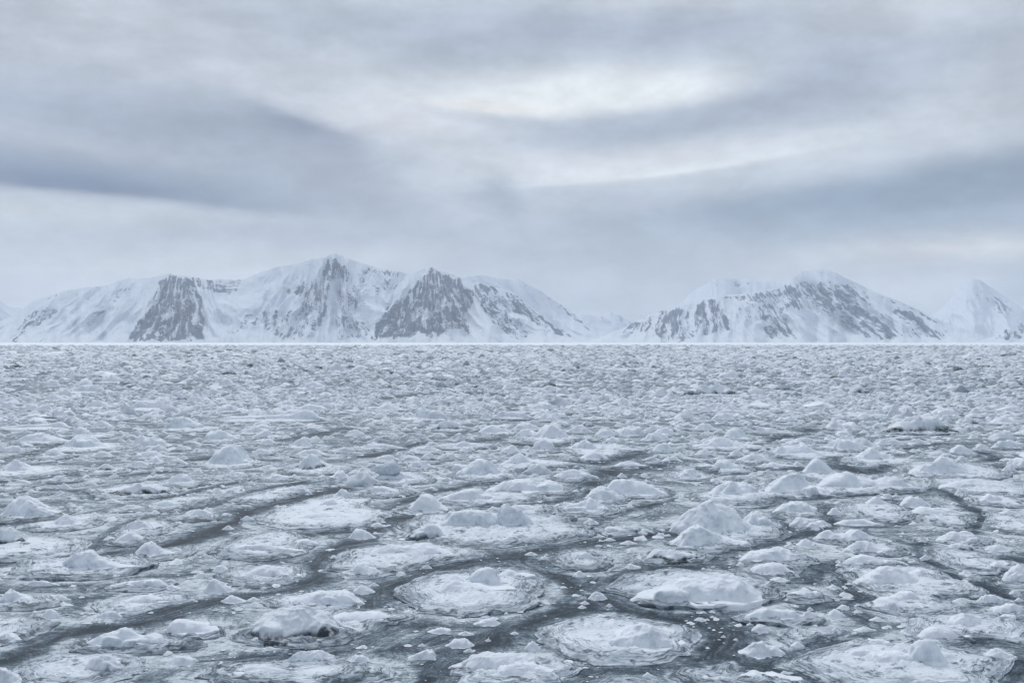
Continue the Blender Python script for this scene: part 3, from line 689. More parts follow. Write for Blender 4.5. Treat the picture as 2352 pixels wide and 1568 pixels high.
# dark leads winding between the floes: view | half width in m, strength | points
LEADS = '''
A|.5,.9|0,575 200,560 400,545 620,490 720,390 850,290 1100,235 1400,190 1600,120 1900,50 2100,10
A|.45,.7|0,305 250,290 420,262 560,235 760,200 900,170 1100,130 1300,90 1550,30 1700,0
A|.5,.8|0,110 300,60 560,72 640,110 700,130
A|.4,.7|560,72 800,40 1000,0
A|.9,1|620,525 900,500 1200,430 1450,370 1560,300 1700,220 1900,160 2100,110 2352,60
A|.5,.6|1200,660 1500,620 1900,560 2100,500 2352,430
A|.8,1|2140,368 2352,350
A|.8,1|0,1255 200,1180 300,1100 500,1050 640,1040 900,975 1150,900 1400,840 1700,800 1950,755 2150,700 2190,650 2150,600 2300,490 2352,450
A|.6,.7|1000,1398 1100,1350 1300,1290 1500,1270 1700,1235 2000,1200 2352,1140
A|.7,.8|500,825 560,820 620,832
A|.8,.5|0,760 200,745 400,740 700,735
A|.6,.4|560,640 900,682 1200,650
A|.8,.4|650,420 800,500 1000,560
B|.9,.9|0,480 150,380 300,290 500,245 740,240 900,200 1100,188 1350,165 1600,130 1750,70
B|.9,.7|0,1150 200,1090 400,980 600,1000
B|.9,1|200,860 260,760 350,720 500,655 700,600 950,550 1200,512 1500,460 1750,420 1900,400 2150,380 2352,362
B|.8,.9|1250,525 1400,600 1480,660 1560,720 1680,760 1800,730 1900,660 2150,600 2352,560
B|.9,1|600,1398 750,1280 880,1190 1050,1110 1200,1020 1450,960 1650,890 1780,830 1880,790 1980,870 2150,930 2352,960
B|.7,.6|300,1190 500,1060 700,1000 1000,1000 1200,985
B|.8,.8|1500,1398 1650,1375 1760,1300 2100,1290 2352,1262
B|.5,.5|850,480 950,545 1150,530
B|.5,.7|160,170 260,215 400,170 560,90 700,72 960,20
B|.6,.7|1560,290 1700,335 1850,250 2050,190 2320,130
C|.6,.9|0,605 200,580 330,500 550,450 720,415 850,370 980,330 1050,290 1000,250 1000,170
C|.5,.9|560,190 700,130 900,130 1200,100 1600,90 1760,60
C|.4,.7|700,130 640,200 700,310 760,380
C|.4,.7|1100,312 1400,322 1560,285 1640,240 1560,190 1480,150
C|.5,.9|1760,60 1900,120 2000,200 2090,240 2040,300 1960,370 1850,400 1600,440 1620,510 1750,580 1850,650 1950,720 2060,715 2150,770 2352,850
C|.8,1|840,700 920,640 1000,590 1120,580
C|.6,.9|1060,650 1100,710 1230,780 1300,810 1180,835 1000,860 830,880
C|.5,.6|1240,850 1250,920 1400,990 1500,1010 1700,950 1900,900 2100,840
C|1.0,1|0,950 180,960 320,1000 300,1090 200,1160 60,1250
C|.7,.9|480,1290 640,1260 750,1200 900,1160 1100,1100 1200,1080
C|.7,1|600,1280 720,1320 800,1350 900,1396
C|.7,.9|2040,1110 2200,1130 2352,1150 2340,1300 2280,1396
C|.9,1|2230,540 2352,560
C|.5,.8|2060,720 2250,630
C|.7,.6|300,600 480,570
D|.6,.8|0,850 200,820 420,740 560,700
D|.5,.8|1290,855 1500,835 1700,850 1900,855
D|.5,.7|560,960 850,960 1150,930
D|.4,.7|0,1010 300,980 600,930
D|.7,.6|450,490 620,480
D|.8,.6|1900,720 2100,700 2352,640
E|.5,.8|180,830 430,770 560,735
E|.5,.7|600,705 850,670 960,650
E|.5,.7|700,740 1000,722 1170,690
E|.7,.9|1230,745 1500,762 1590,740 1680,720
E|.8,.9|1570,865 1750,880 1850,850 2050,805
E|.8,.9|1700,1025 1780,970 1870,920 2000,930 2330,860
E|.7,.8|1270,935 1400,912 1560,900
E|.6,.8|960,1020 1060,1010
E|.5,.5|480,1110 560,1075 700,1060
E|1.2,.6|300,430 550,400 850,380 960,395 1100,412
E|1,.5|900,440 1060,480 1250,470
F|.7,.6|600,722 780,670 900,640
F|.6,.8|1050,840 1130,912 1280,950 1400,890
F|.6,.6|1500,775 1750,740
F|.6,.7|2030,775 2140,850
F|.6,.7|180,950 300,870
F|.6,.6|720,840 860,850
'''
# ------------------------------------------------------------------ read the layout
rs = np.random.RandomState(5)
PX = W / 1024.0


class Floe: pass


def parse_pts(view, s):
    return [vw(view, *map(float, p.split(','))) for p in s.split()]


def lump_from_photo(view, pts, base, marks):
    """outline seen from the ship -> where the lump lies and how high it is, in metres"""
    P = parse_pts(view, pts); Yb = vw(view, 0, float(base))[1]
    xl, xr = min(p[0] for p in P), max(p[0] for p in P)
    d0 = ground(0, Yb)[1]; k = TA / (W / 2)
    wid = (xr - xl) * k * d0
    hgt = (Yb - min(p[1] for p in P)) * k * d0
    D = max(0.14 * wid, min(0.38 * wid, 0.75 * hgt + 0.10 * wid)) * (0.62 if 't' in marks else 1.0)
    D = min(D, 3.0)
    dc = d0 + D * 0.9
    sil = [((p[0] - W / 2) * k * dc, max(0.0, CAM_H - (p[1] - HORIZON) * k * dc)) for p in P]
    cx = (sil[0][0] + sil[-1][0]) / 2
    top = max(s[1] for s in sil)
    L = Floe(); L.x, L.y, L.D = cx, dc, D; L.sil = [(a - cx, b) for a, b in sil]; L.h = top
    L.w = sil[-1][0] - sil[0][0]; L.marks = marks; L.px = (xr - xl) / PX; L.pxc = (xl + xr) / 2; L.pyb = Yb; L.pyt = min(p[1] for p in P)
    return L


FL, CH = [], []
for row in FLOES.strip().split('\n'):
    view, slab, hum, label = row.split('|')
    cx, cy, hw, hh = map(float, slab.split(','))
    f = Floe(); f.label = label; f.hand = True
    f.X, f.Y = vw(view, cx, cy); x1 = vw(view, cx + hw, 0)[0]
    d1 = ground(0, vw(view, 0, cy + hh)[1])[1]; d2 = ground(0, vw(view, 0, cy - hh)[1])[1]
    f.y = (d1 + d2) / 2; f.ry = (d2 - d1) / 2; k = TA / (W / 2)
    f.x = (f.X - W / 2) * k * f.y; f.rx = (x1 - f.X) * k * f.y
    f.px = (x1 - f.X) * 2 / PX
    if f.ry > 1.5 * f.rx: f.ry = 1.5 * f.rx
    f.rx *= 1.15 if view in 'DEF' else 1.06; f.ry *= 1.15 if view in 'DEF' else 1.06
    f.seed = rs.uniform(0, 400); f.hum = []
    for i, hs in enumerate(hum.split('/')):
        pts, base, marks = hs.split(';'); f.hum.append(lump_from_photo(view, pts, base, marks))
    f.marks = ''.join(h.marks for h in f.hum)
    # the floe reaches round everything frozen onto it
    far = max(h.y + h.D for h in f.hum); near = min(h.y - h.D for h in f.hum)
    if far > f.y + f.ry * 0.97: e = (far - f.y - f.ry * 0.97) / 2; f.ry += e; f.y += e
    f.free = 0.13 if 'l' in f.marks else rs.uniform(0.04, 0.09)
    FL.append(f)
for row in CHUNKS.strip().split('\n'):
    view, pts, rest = row.split('|', 2)
    base, _, marks = rest.partition('|')
    L = lump_from_photo(view, pts, base, marks); L.seed = rs.uniform(0, 400); CH.append(L)
LD = []
for row in LEADS.strip().split('\n'):
    view, wd, pts = row.split('|'); hwid, st = map(float, wd.split(','))
    P = np.array([ground(*p) for p in parse_pts(view, pts)])
    # smooth the line a little
    for _ in range(2):
        q = np.empty((2 * len(P), 2)); q[0] = P[0]; q[-1] = P[-1]
        q[1:-1:2] = .75 * P[:-1] + .25 * P[1:]; q[2:-1:2] = .25 * P[:-1] + .75 * P[1:]; P = q
    LD.append((hwid * (1.0 if view in 'ABC' else 1.6), st, P))


def lead_field(x, y):
    """darkness 0..1 of the leads and a coordinate across them"""
    best = np.zeros_like(x); st = np.zeros_like(x)
    wob = 1 + 0.5 * fbm(x * .35, y * .35, 5.0, 2)
    for hw, s, P in LD:
        lo, hi = P.min(0) - 5 * hw, P.max(0) + 5 * hw
        i = np.where((x > lo[0]) & (x < hi[0]) & (y > lo[1]) & (y < hi[1]))[0]
        if not len(i): continue
        px, py = x[i], y[i]; dm = np.full(len(i), 1e9)
        for a, b in zip(P[:-1], P[1:]):
            ab = b - a; L2 = ab @ ab + 1e-9
            t = np.clip(((px - a[0]) * ab[0] + (py - a[1]) * ab[1]) / L2, 0, 1)
            dm = np.minimum(dm, np.hypot(px - a[0] - t * ab[0], py - a[1] - t * ab[1]))
        g = s * np.exp(-(dm / (hw * 1.1 * wob[i])) ** 2)
        up = g > best[i]; j = i[up]; best[j] = g[up]; st[j] = dm[up]
    return best, st


def outline(f, th):
    if getattr(f, 'R', None) is not None:
        return np.interp(np.mod(th, 2 * math.pi), f.th, f.R)
    c, s = np.cos(th), np.sin(th)
    return 1 + 0.17 * fbm(c * 1.2, s * 1.2, f.seed, 3) + 0.08 * fbm(c * 4, s * 4, f.seed + 31, 4)


def floe_dist(x, y, floes, cut=6.0):
    """metres to the nearest floe rim, negative inside"""
    d = np.full(len(x), cut)
    order = np.argsort(y); ys = y[order]
    for f in floes:
        m = cut
        a, b = np.searchsorted(ys, f.y - f.ry * 1.3 - m), np.searchsorted(ys, f.y + f.ry * 1.3 + m)
        i = order[a:b]; i = i[np.abs(x[i] - f.x) < f.rx * 1.3 + m]
        if not len(i): continue
        ux, uy = (x[i] - f.x) / f.rx, (y[i] - f.y) / f.ry
        rho = np.hypot(ux, uy); R0 = outline(f, np.arctan2(uy, ux))
        scale = np.hypot(x[i] - f.x, y[i] - f.y) / np.maximum(rho, 1e-6)
        d[i] = np.minimum(d[i], (rho - R0) * scale)
    return d


def trim(f, others=()):
    """the slush streams wear the rims away: a floe stops where a lead runs, and where a larger neighbour lies"""
    n = 300; th = np.linspace(0, 2 * math.pi, n + 1); R0 = outline(f, th); R0[-1] = R0[0]
    q = np.linspace(0.30, 1.15, 30)
    X = f.x + f.rx * q[:, None] * np.cos(th)[None]; Y = f.y + f.ry * q[:, None] * np.sin(th)[None]
    l = lead_field(X.ravel(), Y.ravel())[0].reshape(X.shape)
    hit = l > 0.60
    for L in f.hum:          # never under its own hummock
        hit &= ~((np.abs(X - L.x) < L.w * .5) & (np.abs(Y - L.y) < L.D * 1.1))
    Rl = np.where(hit.any(0), q[hit.argmax(0)], 2.0)
    R1 = np.minimum(R0, Rl + .04)
    k_ = np.array([1, 2, 3, 2, 1.]) / 9
    c = R1[:-1]; c = np.convolve(np.concatenate([c[-2:], c, c[:2]]), k_, 'valid')
    f.th = th; f.R = np.append(c, c[0])


for f in FL: trim(f)


# ------------------------------------------------------------------ more floes between those traced
def rand_outline(r, w, h, kind):
    n = 9; xs = np.linspace(-w / 2, w / 2, n)
    pk = r.uniform(-0.25, 0.25) * w
    t = 1 - np.abs(xs - pk) / (w / 2 + np.sign(xs - pk) * pk * -1 + 1e-6)
    t = np.clip(1 - np.abs(xs - pk) / np.where(xs < pk, pk + w / 2, w / 2 - pk), 0, 1)
    if kind == 0: z = t ** 0.9
    elif kind == 1: z = np.sin(t * math.pi / 2)
    elif kind == 2: z = np.minimum(1, t * 2.2) * r.uniform(.7, 1, n)
    else: z = t * r.uniform(.5, 1, n)
    z = z / max(z.max(), 1e-6) * h; z[0] = z[-1] = 0
    return list(zip(xs, z))


ANCH = list(FL)
tries = 0
while len(FL) < 296 and tries < 60000:
    tries += 1
    Y = HORIZON + 25236 / rs.uniform(31, 175) if rs.rand() < .5 else rs.uniform(915, 1600)
    X = rs.uniform(-60, 2412); x, y = ground(X, Y)
    r = rs.uniform(1.0, 2.8) * (1 if y < 90 else 1.3)
    ok = True
    for f in FL:
        ex = math.hypot((x - f.x) / (f.rx + r * .92), (y - f.y) / (f.ry + r * .92))
        if ex < 1: ok = False; break
    if not ok: continue
    if lead_field(np.array([x]), np.array([y]))[0][0] > 0.22: continue
    f = Floe(); f.label = ''; f.hand = False; f.X, f.Y, f.x, f.y = X, Y, x, y
    f.rx = r * rs.uniform(.9, 1.25); f.ry = r * rs.uniform(.8, 1.15); f.px = 2 * f.rx / (TA / 512 * y)
    f.seed = rs.uniform(0, 400); f.free = rs.uniform(.03, .08); f.hum = []; f.marks = ''
    for q in range(1 if rs.rand() < .7 else 2):
        L = Floe(); w_ = f.rx * rs.uniform(.7, 1.35) * (1 if q == 0 else .6); h = w_ * rs.uniform(.11, .28)
        L.kind = rs.randint(1, 4)
        L.x = x + rs.uniform(-.25, .25) * f.rx + (q * rs.choice([-.5, .5]) * f.rx); L.y = y + rs.uniform(-.25, .25) * f.ry
        L.D = min(.42 * w_, h * 1.1 + .1 * w_); L.sil = rand_outline(rs, w_, h, L.kind); L.h = h; L.w = w_
        L.marks = rs.choice(['', '', 's', 'j', '']); L.px = w_ / (TA / 512 * y); f.hum.append(L)
    trim(f); FL.append(f)
# loose lumps in the slush
tries = 0
while len(CH) < 100 and tries < 20000:
    tries += 1
    X, Y = rs.uniform(-30, 2380), rs.uniform(1080, 1585); x, y = ground(X, Y)
    if floe_dist(np.array([x]), np.array([y]), FL)[0] < 0.15: continue
    if any(math.hypot(x - c.x, y - c.y) < 1.1 for c in CH): continue
    if lead_field(np.array([x]), np.array([y]))[0][0] > .75: continue
    L = Floe(); w_ = rs.uniform(.35, 1.0); h = w_ * rs.uniform(.10, .22); L.x, L.y, L.D, L.h, L.w = x, y, .36 * w_, h, w_
    L.sil = rand_outline(rs, w_, h, rs.randint(1, 4)); L.marks = rs.choice(['', 'j', 's']); L.px = w_ / (TA / 512 * y); L.seed = rs.uniform(0, 400)
    L.pxc, L.pyb, L.pyt = X, Y, Y - h / (TA / 1176 * y); CH.append(L)


# ------------------------------------------------------------------ building one lump of packed snow and ice
def hummock(name, L, mat, parent=None, loc=(0, 0, 0), base=0.0, res=1.0, seed=0.0):
    nx = int(np.clip(L.px * 0.9 * res, 18, 190)); ny = int(np.clip(nx * 0.75, 16, 130))
    sx = np.array([p[0] for p in L.sil]); sz = np.array([p[1] for p in L.sil])
    u = np.linspace(0, 1, nx); ex = .16 * (sx[-1] - sx[0]); xs = sx[0] - ex + (sx[-1] - sx[0] + 2 * ex) * u
    sz = np.array(sz); sz[0] *= .5; sz[-1] *= .5
    h = np.interp(xs, np.concatenate([[sx[0] - ex], sx, [sx[-1] + ex]]), np.concatenate([[0], sz, [0]]))
    kk = max(1, int(nx * 0.045)); ker = np.hanning(2 * kk + 3)[1:-1]; ker /= ker.sum()
    h = np.convolve(np.pad(h, kk, mode='edge'), ker, 'valid')
    h = h * 1.10 * np.clip(np.minimum(u, 1 - u) / .06, 0, 1) ** .7
    hm = max(h.max(), 1e-3)
    rel = np.clip(h / hm, 0, 1)
    sc_ = max(hm, 0.25 * L.w) * 0.8
    X, Vv = np.meshgrid(xs, np.linspace(-1.8, 1.8, ny)); Hh = np.broadcast_to(h, X.shape); rel2 = np.broadcast_to(rel, X.shape)
    rnd = (seed * 7.13) % 1.0
    off = 0.30 * L.D * fbm(xs / (L.w * .3) + seed, 0 * xs, seed, 2)
    foot = L.D * (0.40 + 0.60 * np.sqrt(rel2)) * (1 + 0.25 * fbm(X / (L.w * .22), Vv * 0 + np.sign(Vv) * 2, seed + 4, 3))
    foot = foot * np.where(Vv < 0, .82, 1.05)
    Y = off[None, :] * np.clip(1 - np.abs(Vv), 0, 1) + Vv * foot
    va = np.clip(np.abs(Vv), 0, 1); p = 0.6 + 0.5 * rnd
    c = np.cos(va ** (1.25 + .5 * rnd) * math.pi / 2) ** p
    if 't' in L.marks: c = np.cos(va ** 1.8 * math.pi / 2) ** .75
    ap_ = .26 if parent is not None else .10        # drifted snow banked up round the foot
    rho = np.hypot(X / (.5 * L.w + ex), Vv / 1.8) * (1 + .12 * fbm(X / (L.w * .3) + 9, Y / (L.w * .3), seed + 14, 2))
    kb = max(3, nx // 7); wk = np.hanning(2 * kb + 3)[1:-1]; hb_ = np.convolve(np.pad(h, kb, mode='edge'), wk / wk.sum(), 'valid')
    apron = np.clip(1 - rho, 0, 1) ** 1.7 * (.5 * hb_[None, :] + .5 * hb_.mean())
    Z = Hh * c * (1 - ap_) + ap_ * 1.3 * apron
    am = 0.5 if 's' in L.marks else 1.0
    n_a = fbm(X / (sc_ * .9), Y / (sc_ * .9), seed, 3)
    rid = ridged(X / (sc_ * 1.4) + 3, Y / (sc_ * 1.4), seed + 9, 4) - 0.45
    Z = Z * (1 + am * 0.24 * n_a) + am * 0.15 * hm * rid * np.sqrt(np.clip(c * rel2, 0, 1)) * (1.3 if 'j' in L.marks else 1)
    # broken blocks frozen into the heap, then flat fracture faces cut across it
    rg = np.random.RandomState(int(seed * 97) % 100000)
    if 's' not in L.marks and L.px > 14:
        for _ in range(rg.randint(0, 3) + (3 if 'j' in L.marks else 0)):
            bx_ = rg.uniform(-.36, .36) * L.w; hb = np.interp(bx_, xs, h); by_ = rg.uniform(-.75, .45) * L.D
            a_ = rg.uniform(.10, .24) * min(L.w, 4 * hm); b_ = a_ * rg.uniform(.5, .9); th_ = rg.uniform(0, 3.14)
            uu = ((X - bx_) * math.cos(th_) + (Y - by_) * math.sin(th_)) / a_; vv = (-(X - bx_) * math.sin(th_) + (Y - by_) * math.cos(th_)) / b_
            q4 = np.clip(1 - uu ** 4 - vv ** 4, 0, 1) ** .35
            top_ = hb * np.cos(min(1, abs(by_) / L.D) * 1.45) ** .8 * rg.uniform(.75, 1.02)
            Z = np.maximum(Z, (top_ + rg.uniform(-.25, .25) * a_ * uu + rg.uniform(-.2, .3) * b_ * vv) * q4)
    if 'j' in L.marks or rnd > .6:
        for _ in range(rg.randint(3, 6)):
            i_ = rg.randint(int(nx * .12), int(nx * .88)); j_ = rg.randint(int(ny * .18), int(ny * .70))
            an = math.atan2(Y[j_, i_], X[j_, i_] * L.D / (L.w * .5) + 1e-6) + rg.uniform(-.9, .9); sl_ = rg.uniform(.5, 2.2)
            pl = Z[j_, i_] * rg.uniform(.93, 1.0) - sl_ * ((X - X[j_, i_]) * math.cos(an) + (Y - Y[j_, i_]) * math.sin(an))
            loc_ = np.exp(-(((X - X[j_, i_]) ** 2 + (Y - Y[j_, i_]) ** 2) / (.17 * L.w) ** 2))
            Z = Z - np.clip(Z - pl, 0, None) * np.clip(loc_ * 1.6, 0, 1) * .8
    # coarse facets
    if 'j' in L.marks or rnd > .55:
        cell = 0.55 * sc_
        jx, jy = X / cell + .6 * fbm(X / cell * .7, Y / cell * .7, seed + 2, 2), Y / cell
        b = perlin(np.floor(jx) * 3.7 + .37, np.floor(jy) * 5.3 + .21, seed)
        Z = Z + (0.20 if 'j' in L.marks else .07) * hm * b * np.clip(c * rel2, 0, 1)
    Z = Z + am * .022 * hm * fbm(X / (sc_ * .16), Y / (sc_ * .16), seed + 21, 3) * np.clip(c * 2, 0, 1)
    edge = np.minimum(np.minimum(u, 1 - u)[None, :] * 10, (1 - rho) * 7); edge = np.clip(edge, 0, 1)
    # keep the outline that the heap shows
    cm = np.maximum(Z.max(0), 1e-3); g_ = np.clip(h / cm, .6, 1.8); g_ = np.convolve(np.pad(g_, 3, mode='edge'), np.array([1, 2, 3, 4, 3, 2, 1]) / 16, 'valid')
    Z = np.clip(Z, -.05, None) * (1 + (g_[None, :] - 1) * np.clip(c * 1.5, 0, 1)) * np.clip(edge * 1.5, 0, 1)
    Z = base + Z - (base + 0.18) * (1 - edge) - 0.02
    # crumbling: move every point a little sideways too
    q = 0.10 * hm * edge * am
    dxn = fbm(X / (sc_ * .5), Y / (sc_ * .5), Z / (sc_ * .5) + seed, 3); dyn = fbm(X / (sc_ * .5) + 50, Y / (sc_ * .5), Z / (sc_ * .5) + seed, 3)
    V = np.stack([X + q * dxn, Y + q * dyn, Z], -1).reshape(-1, 3)
    dirt_shade = np.zeros(X.shape)
    if 'd' in L.marks:
        zz = (Z - base) / hm
        dirt_shade = sm(.34 - zz + .30 * n_a, 0, .30) * sm(-Vv + .1 + .3 * n_a, 0, .4)  # low near side darkened
    tone = np.clip(0.10 + 0.35 * n_a * (Vv < .3), 0, .4) * .5 + .22 * sm(.35 - rho * 0 - (1 - rho), 0, .35) + (0.12 if 'd' in L.marks else 0)
    o = mesh(name, V, grid_faces(ny, nx), mat, parent, loc, {'dirt_shade': dirt_shade, 'tone': tone})
    return o


def slab(f, parent):
    nt_ = int(np.clip(f.px * 1.1, 36, 200)); nr = int(np.clip(f.px * .16, 8, 34))
    th = np.linspace(0, 2 * math.pi, nt_, endpoint=False); R0 = outline(f, th)
    fr = np.concatenate([1 - (1 - np.linspace(0.02, 1, nr)) ** 1.35, [1.0]])
    RR = fr[:, None] * R0[None, :]
    X = f.rx * RR * np.cos(th); Y = f.ry * RR * np.sin(th)
    sca = np.hypot(f.rx * np.cos(th), f.ry * np.sin(th))
    e = (1 - fr)[:, None] * (R0 * sca)[None, :]
    gx, gy = X + f.x, Y + f.y
    n1 = fbm(gx * .55, gy * .55, f.seed, 4); n2 = np.abs(fbm(gx * 2.1, gy * 2.1, f.seed + 3, 3))
    ridge = np.clip(ridged(e * 1.6 + .8 * n1, gx * .25, f.seed, 2) - .55, 0, 1)
    mound = 0.035 * min(f.rx, 4) * (1 - fr[:, None] ** 2) ** 1.5
    soft = sm(e, 0, 0.5)
    low = sm(fbm(np.cos(th) * 1.1, np.sin(th) * 1.1, f.seed + 77, 2), -.25, .25)[None, :]
    lip = f.free * (low + (1 - low) * soft * .5) if f.free > .12 else .004 + f.free * soft
    Z = lip + mound + soft * (0.07 * n1 + 0.10 * n2 * (n1 > -.2) + 0.09 * ridge)
    Z = Z + 0.10 * np.clip(fbm(gx * 1.8, gy * 1.8, f.seed + 8, 3), 0, 1) * np.exp(-e / .5) * sm(e, 0, .15)
    Z = np.maximum(Z, 0.0)
    Z[-1] = -0.15 if f.free > .12 else -0.04
    X[-1] *= 1 - (.22 if f.free > .12 else .02) / f.rx; Y[-1] *= 1 - (.22 if f.free > .12 else .02) / f.ry
    V = np.stack([X, Y, Z], -1).reshape(-1, 3); F = grid_faces(nr + 1, nt_, True)
    # close the middle
    c0 = len(V); V = np.vstack([V, [[0, 0, Z[0].mean()]]])
    tri = np.stack([np.arange(nt_), np.full(nt_, c0), (np.arange(nt_) + 1) % nt_, (np.arange(nt_) + 1) % nt_], -1)
    tone = np.full(len(V), f.tone)
    at = {'edge': np.append(e.ravel(), f.rx), 'tone': tone}
    o = mesh('floe_slab', V, F, M_SLAB, parent, None, at)
    # the small cap over the centre, in the same mesh
    me = o.data; n0 = len(me.polygons); l0 = len(me.loops)
    me.polygons.add(nt_); me.loops.add(nt_ * 3)
    idx = np.stack([np.full(nt_, c0), np.arange(nt_), (np.arange(nt_) + 1) % nt_], -1).astype(np.int32).ravel()
    allv = np.empty(l0 + nt_ * 3, np.int32); me.loops.foreach_get('vertex_index', allv); allv[l0:] = idx; me.loops.foreach_set('vertex_index', allv)
    ls = np.empty(n0 + nt_, np.int32); me.polygons.foreach_get('loop_start', ls); ls[n0:] = l0 + np.arange(nt_) * 3; me.polygons.foreach_set('loop_start', ls)
    me.polygons.foreach_set('use_smooth', np.ones(n0 + nt_, bool)); me.update(calc_edges=True)
    return o


def slab_height(f, x, y):
    r = min(1.0, math.hypot((x - f.x) / f.rx, (y - f.y) / f.ry))
    return f.free * .8 + 0.035 * min(f.rx, 4) * max(0, 1 - r * r) ** 1.5


# ------------------------------------------------------------------ words for the floes that have no label of their own
def shape_word(f):
    L = max(f.hum, key=lambda h: h.h); s = L.h / max(L.w, .01)
    z = np.array([p[1] for p in L.sil]); broad = (z > .7 * z.max()).mean()
    return s, broad


SEEN = set()
NICK = [(f.X, f.Y, f.label) for f in FL if f.label]


def px_where(dX, dY):
    h = 'left of' if dX < 0 else 'right of'
    v = 'beyond' if dY < 0 else 'in front of'
    if abs(dX) > 2.2 * abs(dY) * 2: return h
    if abs(dY) * 2 > 1.2 * abs(dX): return v
    return v + ' and ' + h


SHORT = {}


def short_of(lab):      # a landmark in a few words
    return SHORT.get(lab)


def auto_label(f, kind='floe'):
    s, broad = shape_word(f) if kind == 'floe' else (f.h / max(f.w, .01), .5)
    n = len(f.hum) if kind == 'floe' else 1
    marks = f.marks
    big = 'tiny' if f.px < 22 else 'small' if f.px < 60 else 'wide'
    if 'd' in marks and 'j' in marks: adj = 'dark jagged'
    elif 'd' in marks: adj = 'grey footed'
    elif 'j' in marks: adj = 'rough'
    elif broad > .6: adj = 'flat backed'
    elif s > .27: adj = 'steep'
    elif s < .17: adj = 'low'
    else: adj = 'rounded'
    noun = {'floe': 'floe with two bumps' if n == 2 else 'snowy floe', 'chunk': 'loose ice lump'}[kind]
    X, Y = (f.X, f.Y) if kind == 'floe' else (f.pxc, f.pyb)
    near = sorted(LANDMARKS, key=lambda a: math.hypot(a[0] - X, 3 * (a[1] - Y)))
    for extra in ('', 'more distant ', 'outer ', 'farthest '):
        for (ax, ay, nick) in near[:5]:
            t = f'{extra}{big} {adj} {noun} {px_where(X - ax, Y - ay)} the {nick}'
            if len(t.split()) <= 16 and t not in SEEN:
                SEEN.add(t); return t
    return f'{big} {adj} {noun} out on the pack ice'


# landmarks: a point in the photograph and a short name that occurs once
LANDMARKS = []
for row in '''A,230,190|tall hummock at the left edge
A,570,560|notched grey ridge
A,1090,480|hooked hummock
A,1870,640|cratered snow mound
A,2060,1000|big dirty footed mound
A,920,1100|long wavy ridge
A,1320,1030|undercut rounded slab
A,990,60|double bump floe
A,700,1290|bottom left round block
B,600,165|blunt conical hummock
B,1180,260|tilted ice block
B,450,500|twin crested mound
B,880,760|two peaked floe with the dark rim
B,2440,760|grey footed snow loaf
B,2050,1100|smooth low hill
B,1100,1270|bottom flat block
B,2030,60|slanting flat topped block
C,250,250|highest mound with the round boulder
C,130,400|grooved snow hill
C,1470,680|streaked grey whaleback
C,1910,460|cap with the brown hollow
C,650,930|long flat block with the pitted end
C,1690,1210|round grey dome
C,2140,1050|dirty ice stone
C,640,520|flat shouldered wedge
C,1340,130|small floe pyramid
D,1600,830|steep snow hill
D,2150,870|sharp snow pyramid
D,600,730|slumped flat topped hill
D,600,365|long dark ice wall
D,1860,550|long low wall with the knob
D,1030,470|ribbed block
D,110,910|pointed mound by the left edge
D,1585,250|blackish lump
E,1460,660|square shouldered block
E,340,910|mushroom shaped boulder
E,1180,540|undercut slab
E,760,610|scooped dark face
E,1680,750|pointed hill of the triangular floe
E,1565,230|dark block with the black undercut
E,2010,180|dark distant block
F,1640,610|broad flat topped hill
F,370,670|bald grey dome
F,840,770|ridge with the round knob
F,1310,800|turreted mound
F,930,890|clean snow cone
F,780,1020|high humped mound
F,1250,1000|massif with the horn
F,380,1050|square mound with the chip
F,1800,890|heavy rounded massif
F,1460,515|thin upright fin
F,230,370|heap of dark blocks
F,320,260|jagged dark rubble'''.split('\n'):
    a, nick = row.split('|'); v_, xx, yy = a.split(',')
    LANDMARKS.append((*vw(v_, float(xx), float(yy)), nick))

# ------------------------------------------------------------------ the floes
for f in FL:
    f.tone = rs.uniform(-.08, .10) if f.hand else rs.uniform(-.02, .20)
    root = empty('ice_floe', (f.x, f.y, 0))
    root['label'] = f.label or auto_label(f); root['category'] = 'ice floe'; root['group'] = 'ice floes on the frozen sea'
    SEEN.add(root['label'])
    slab(f, root)
    for i, L in enumerate(f.hum):
        b = slab_height(f, L.x, L.y)
        if f.hand:
            L.sil = [(a, max(0, z - b * .8)) for a, z in L.sil]
        if 'm' in L.marks:
            o = hummock('snow_pedestal', L, M_ICE, root, (L.x - f.x, L.y - f.y, 0), b, 1.6, f.seed + i)
            bx, by = ground(*vw('E', 340, 968)); k = TA / (W / 2) * by
            th = np.linspace(0, 2 * math.pi, 72, endpoint=False); ph = np.linspace(-math.pi / 2, math.pi / 2, 40)
            T, PH = np.meshgrid(th, ph); cx_, sx_ = np.cos(PH), np.sin(PH)
            rad = 1 + .13 * fbm(np.cos(T) * cx_ * 1.3, np.sin(T) * cx_ * 1.3, sx_ * 1.3 + 3, 4) + .05 * ridged(np.cos(T) * 2, np.sin(T) * 2, sx_ * 2, 3)
            V = np.stack([rad * 90 / 2.757 * .92 * k * np.cos(T) * cx_ ** .8, rad * .75 * 90 / 2.757 * .92 * k * np.sin(T) * cx_ ** .8,
                          rad * 46 / 2.757 * .92 * k * np.where(sx_ > 0, sx_ * (1 + .25 * np.cos(T + .6)), sx_ * .85)], -1).reshape(-1, 3)
            zc = CAM_H - (vw('E', 0, 915)[1] - HORIZON) * TA / (W / 2) * L.y
            mesh('ice_boulder', V, grid_faces(40, 72, True), M_ICE, root, (bx - f.x, L.y - f.y, zc), {'tone': np.full(len(V), .35)})
            continue
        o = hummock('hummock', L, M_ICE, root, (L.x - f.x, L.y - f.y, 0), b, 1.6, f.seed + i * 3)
        if 'd' in L.marks and len(f.hum) > 1: o['label'] = 'hummock with a dirty or shade-painted underside'  # dirt on most; the flat bottom block has its undercut shade painted

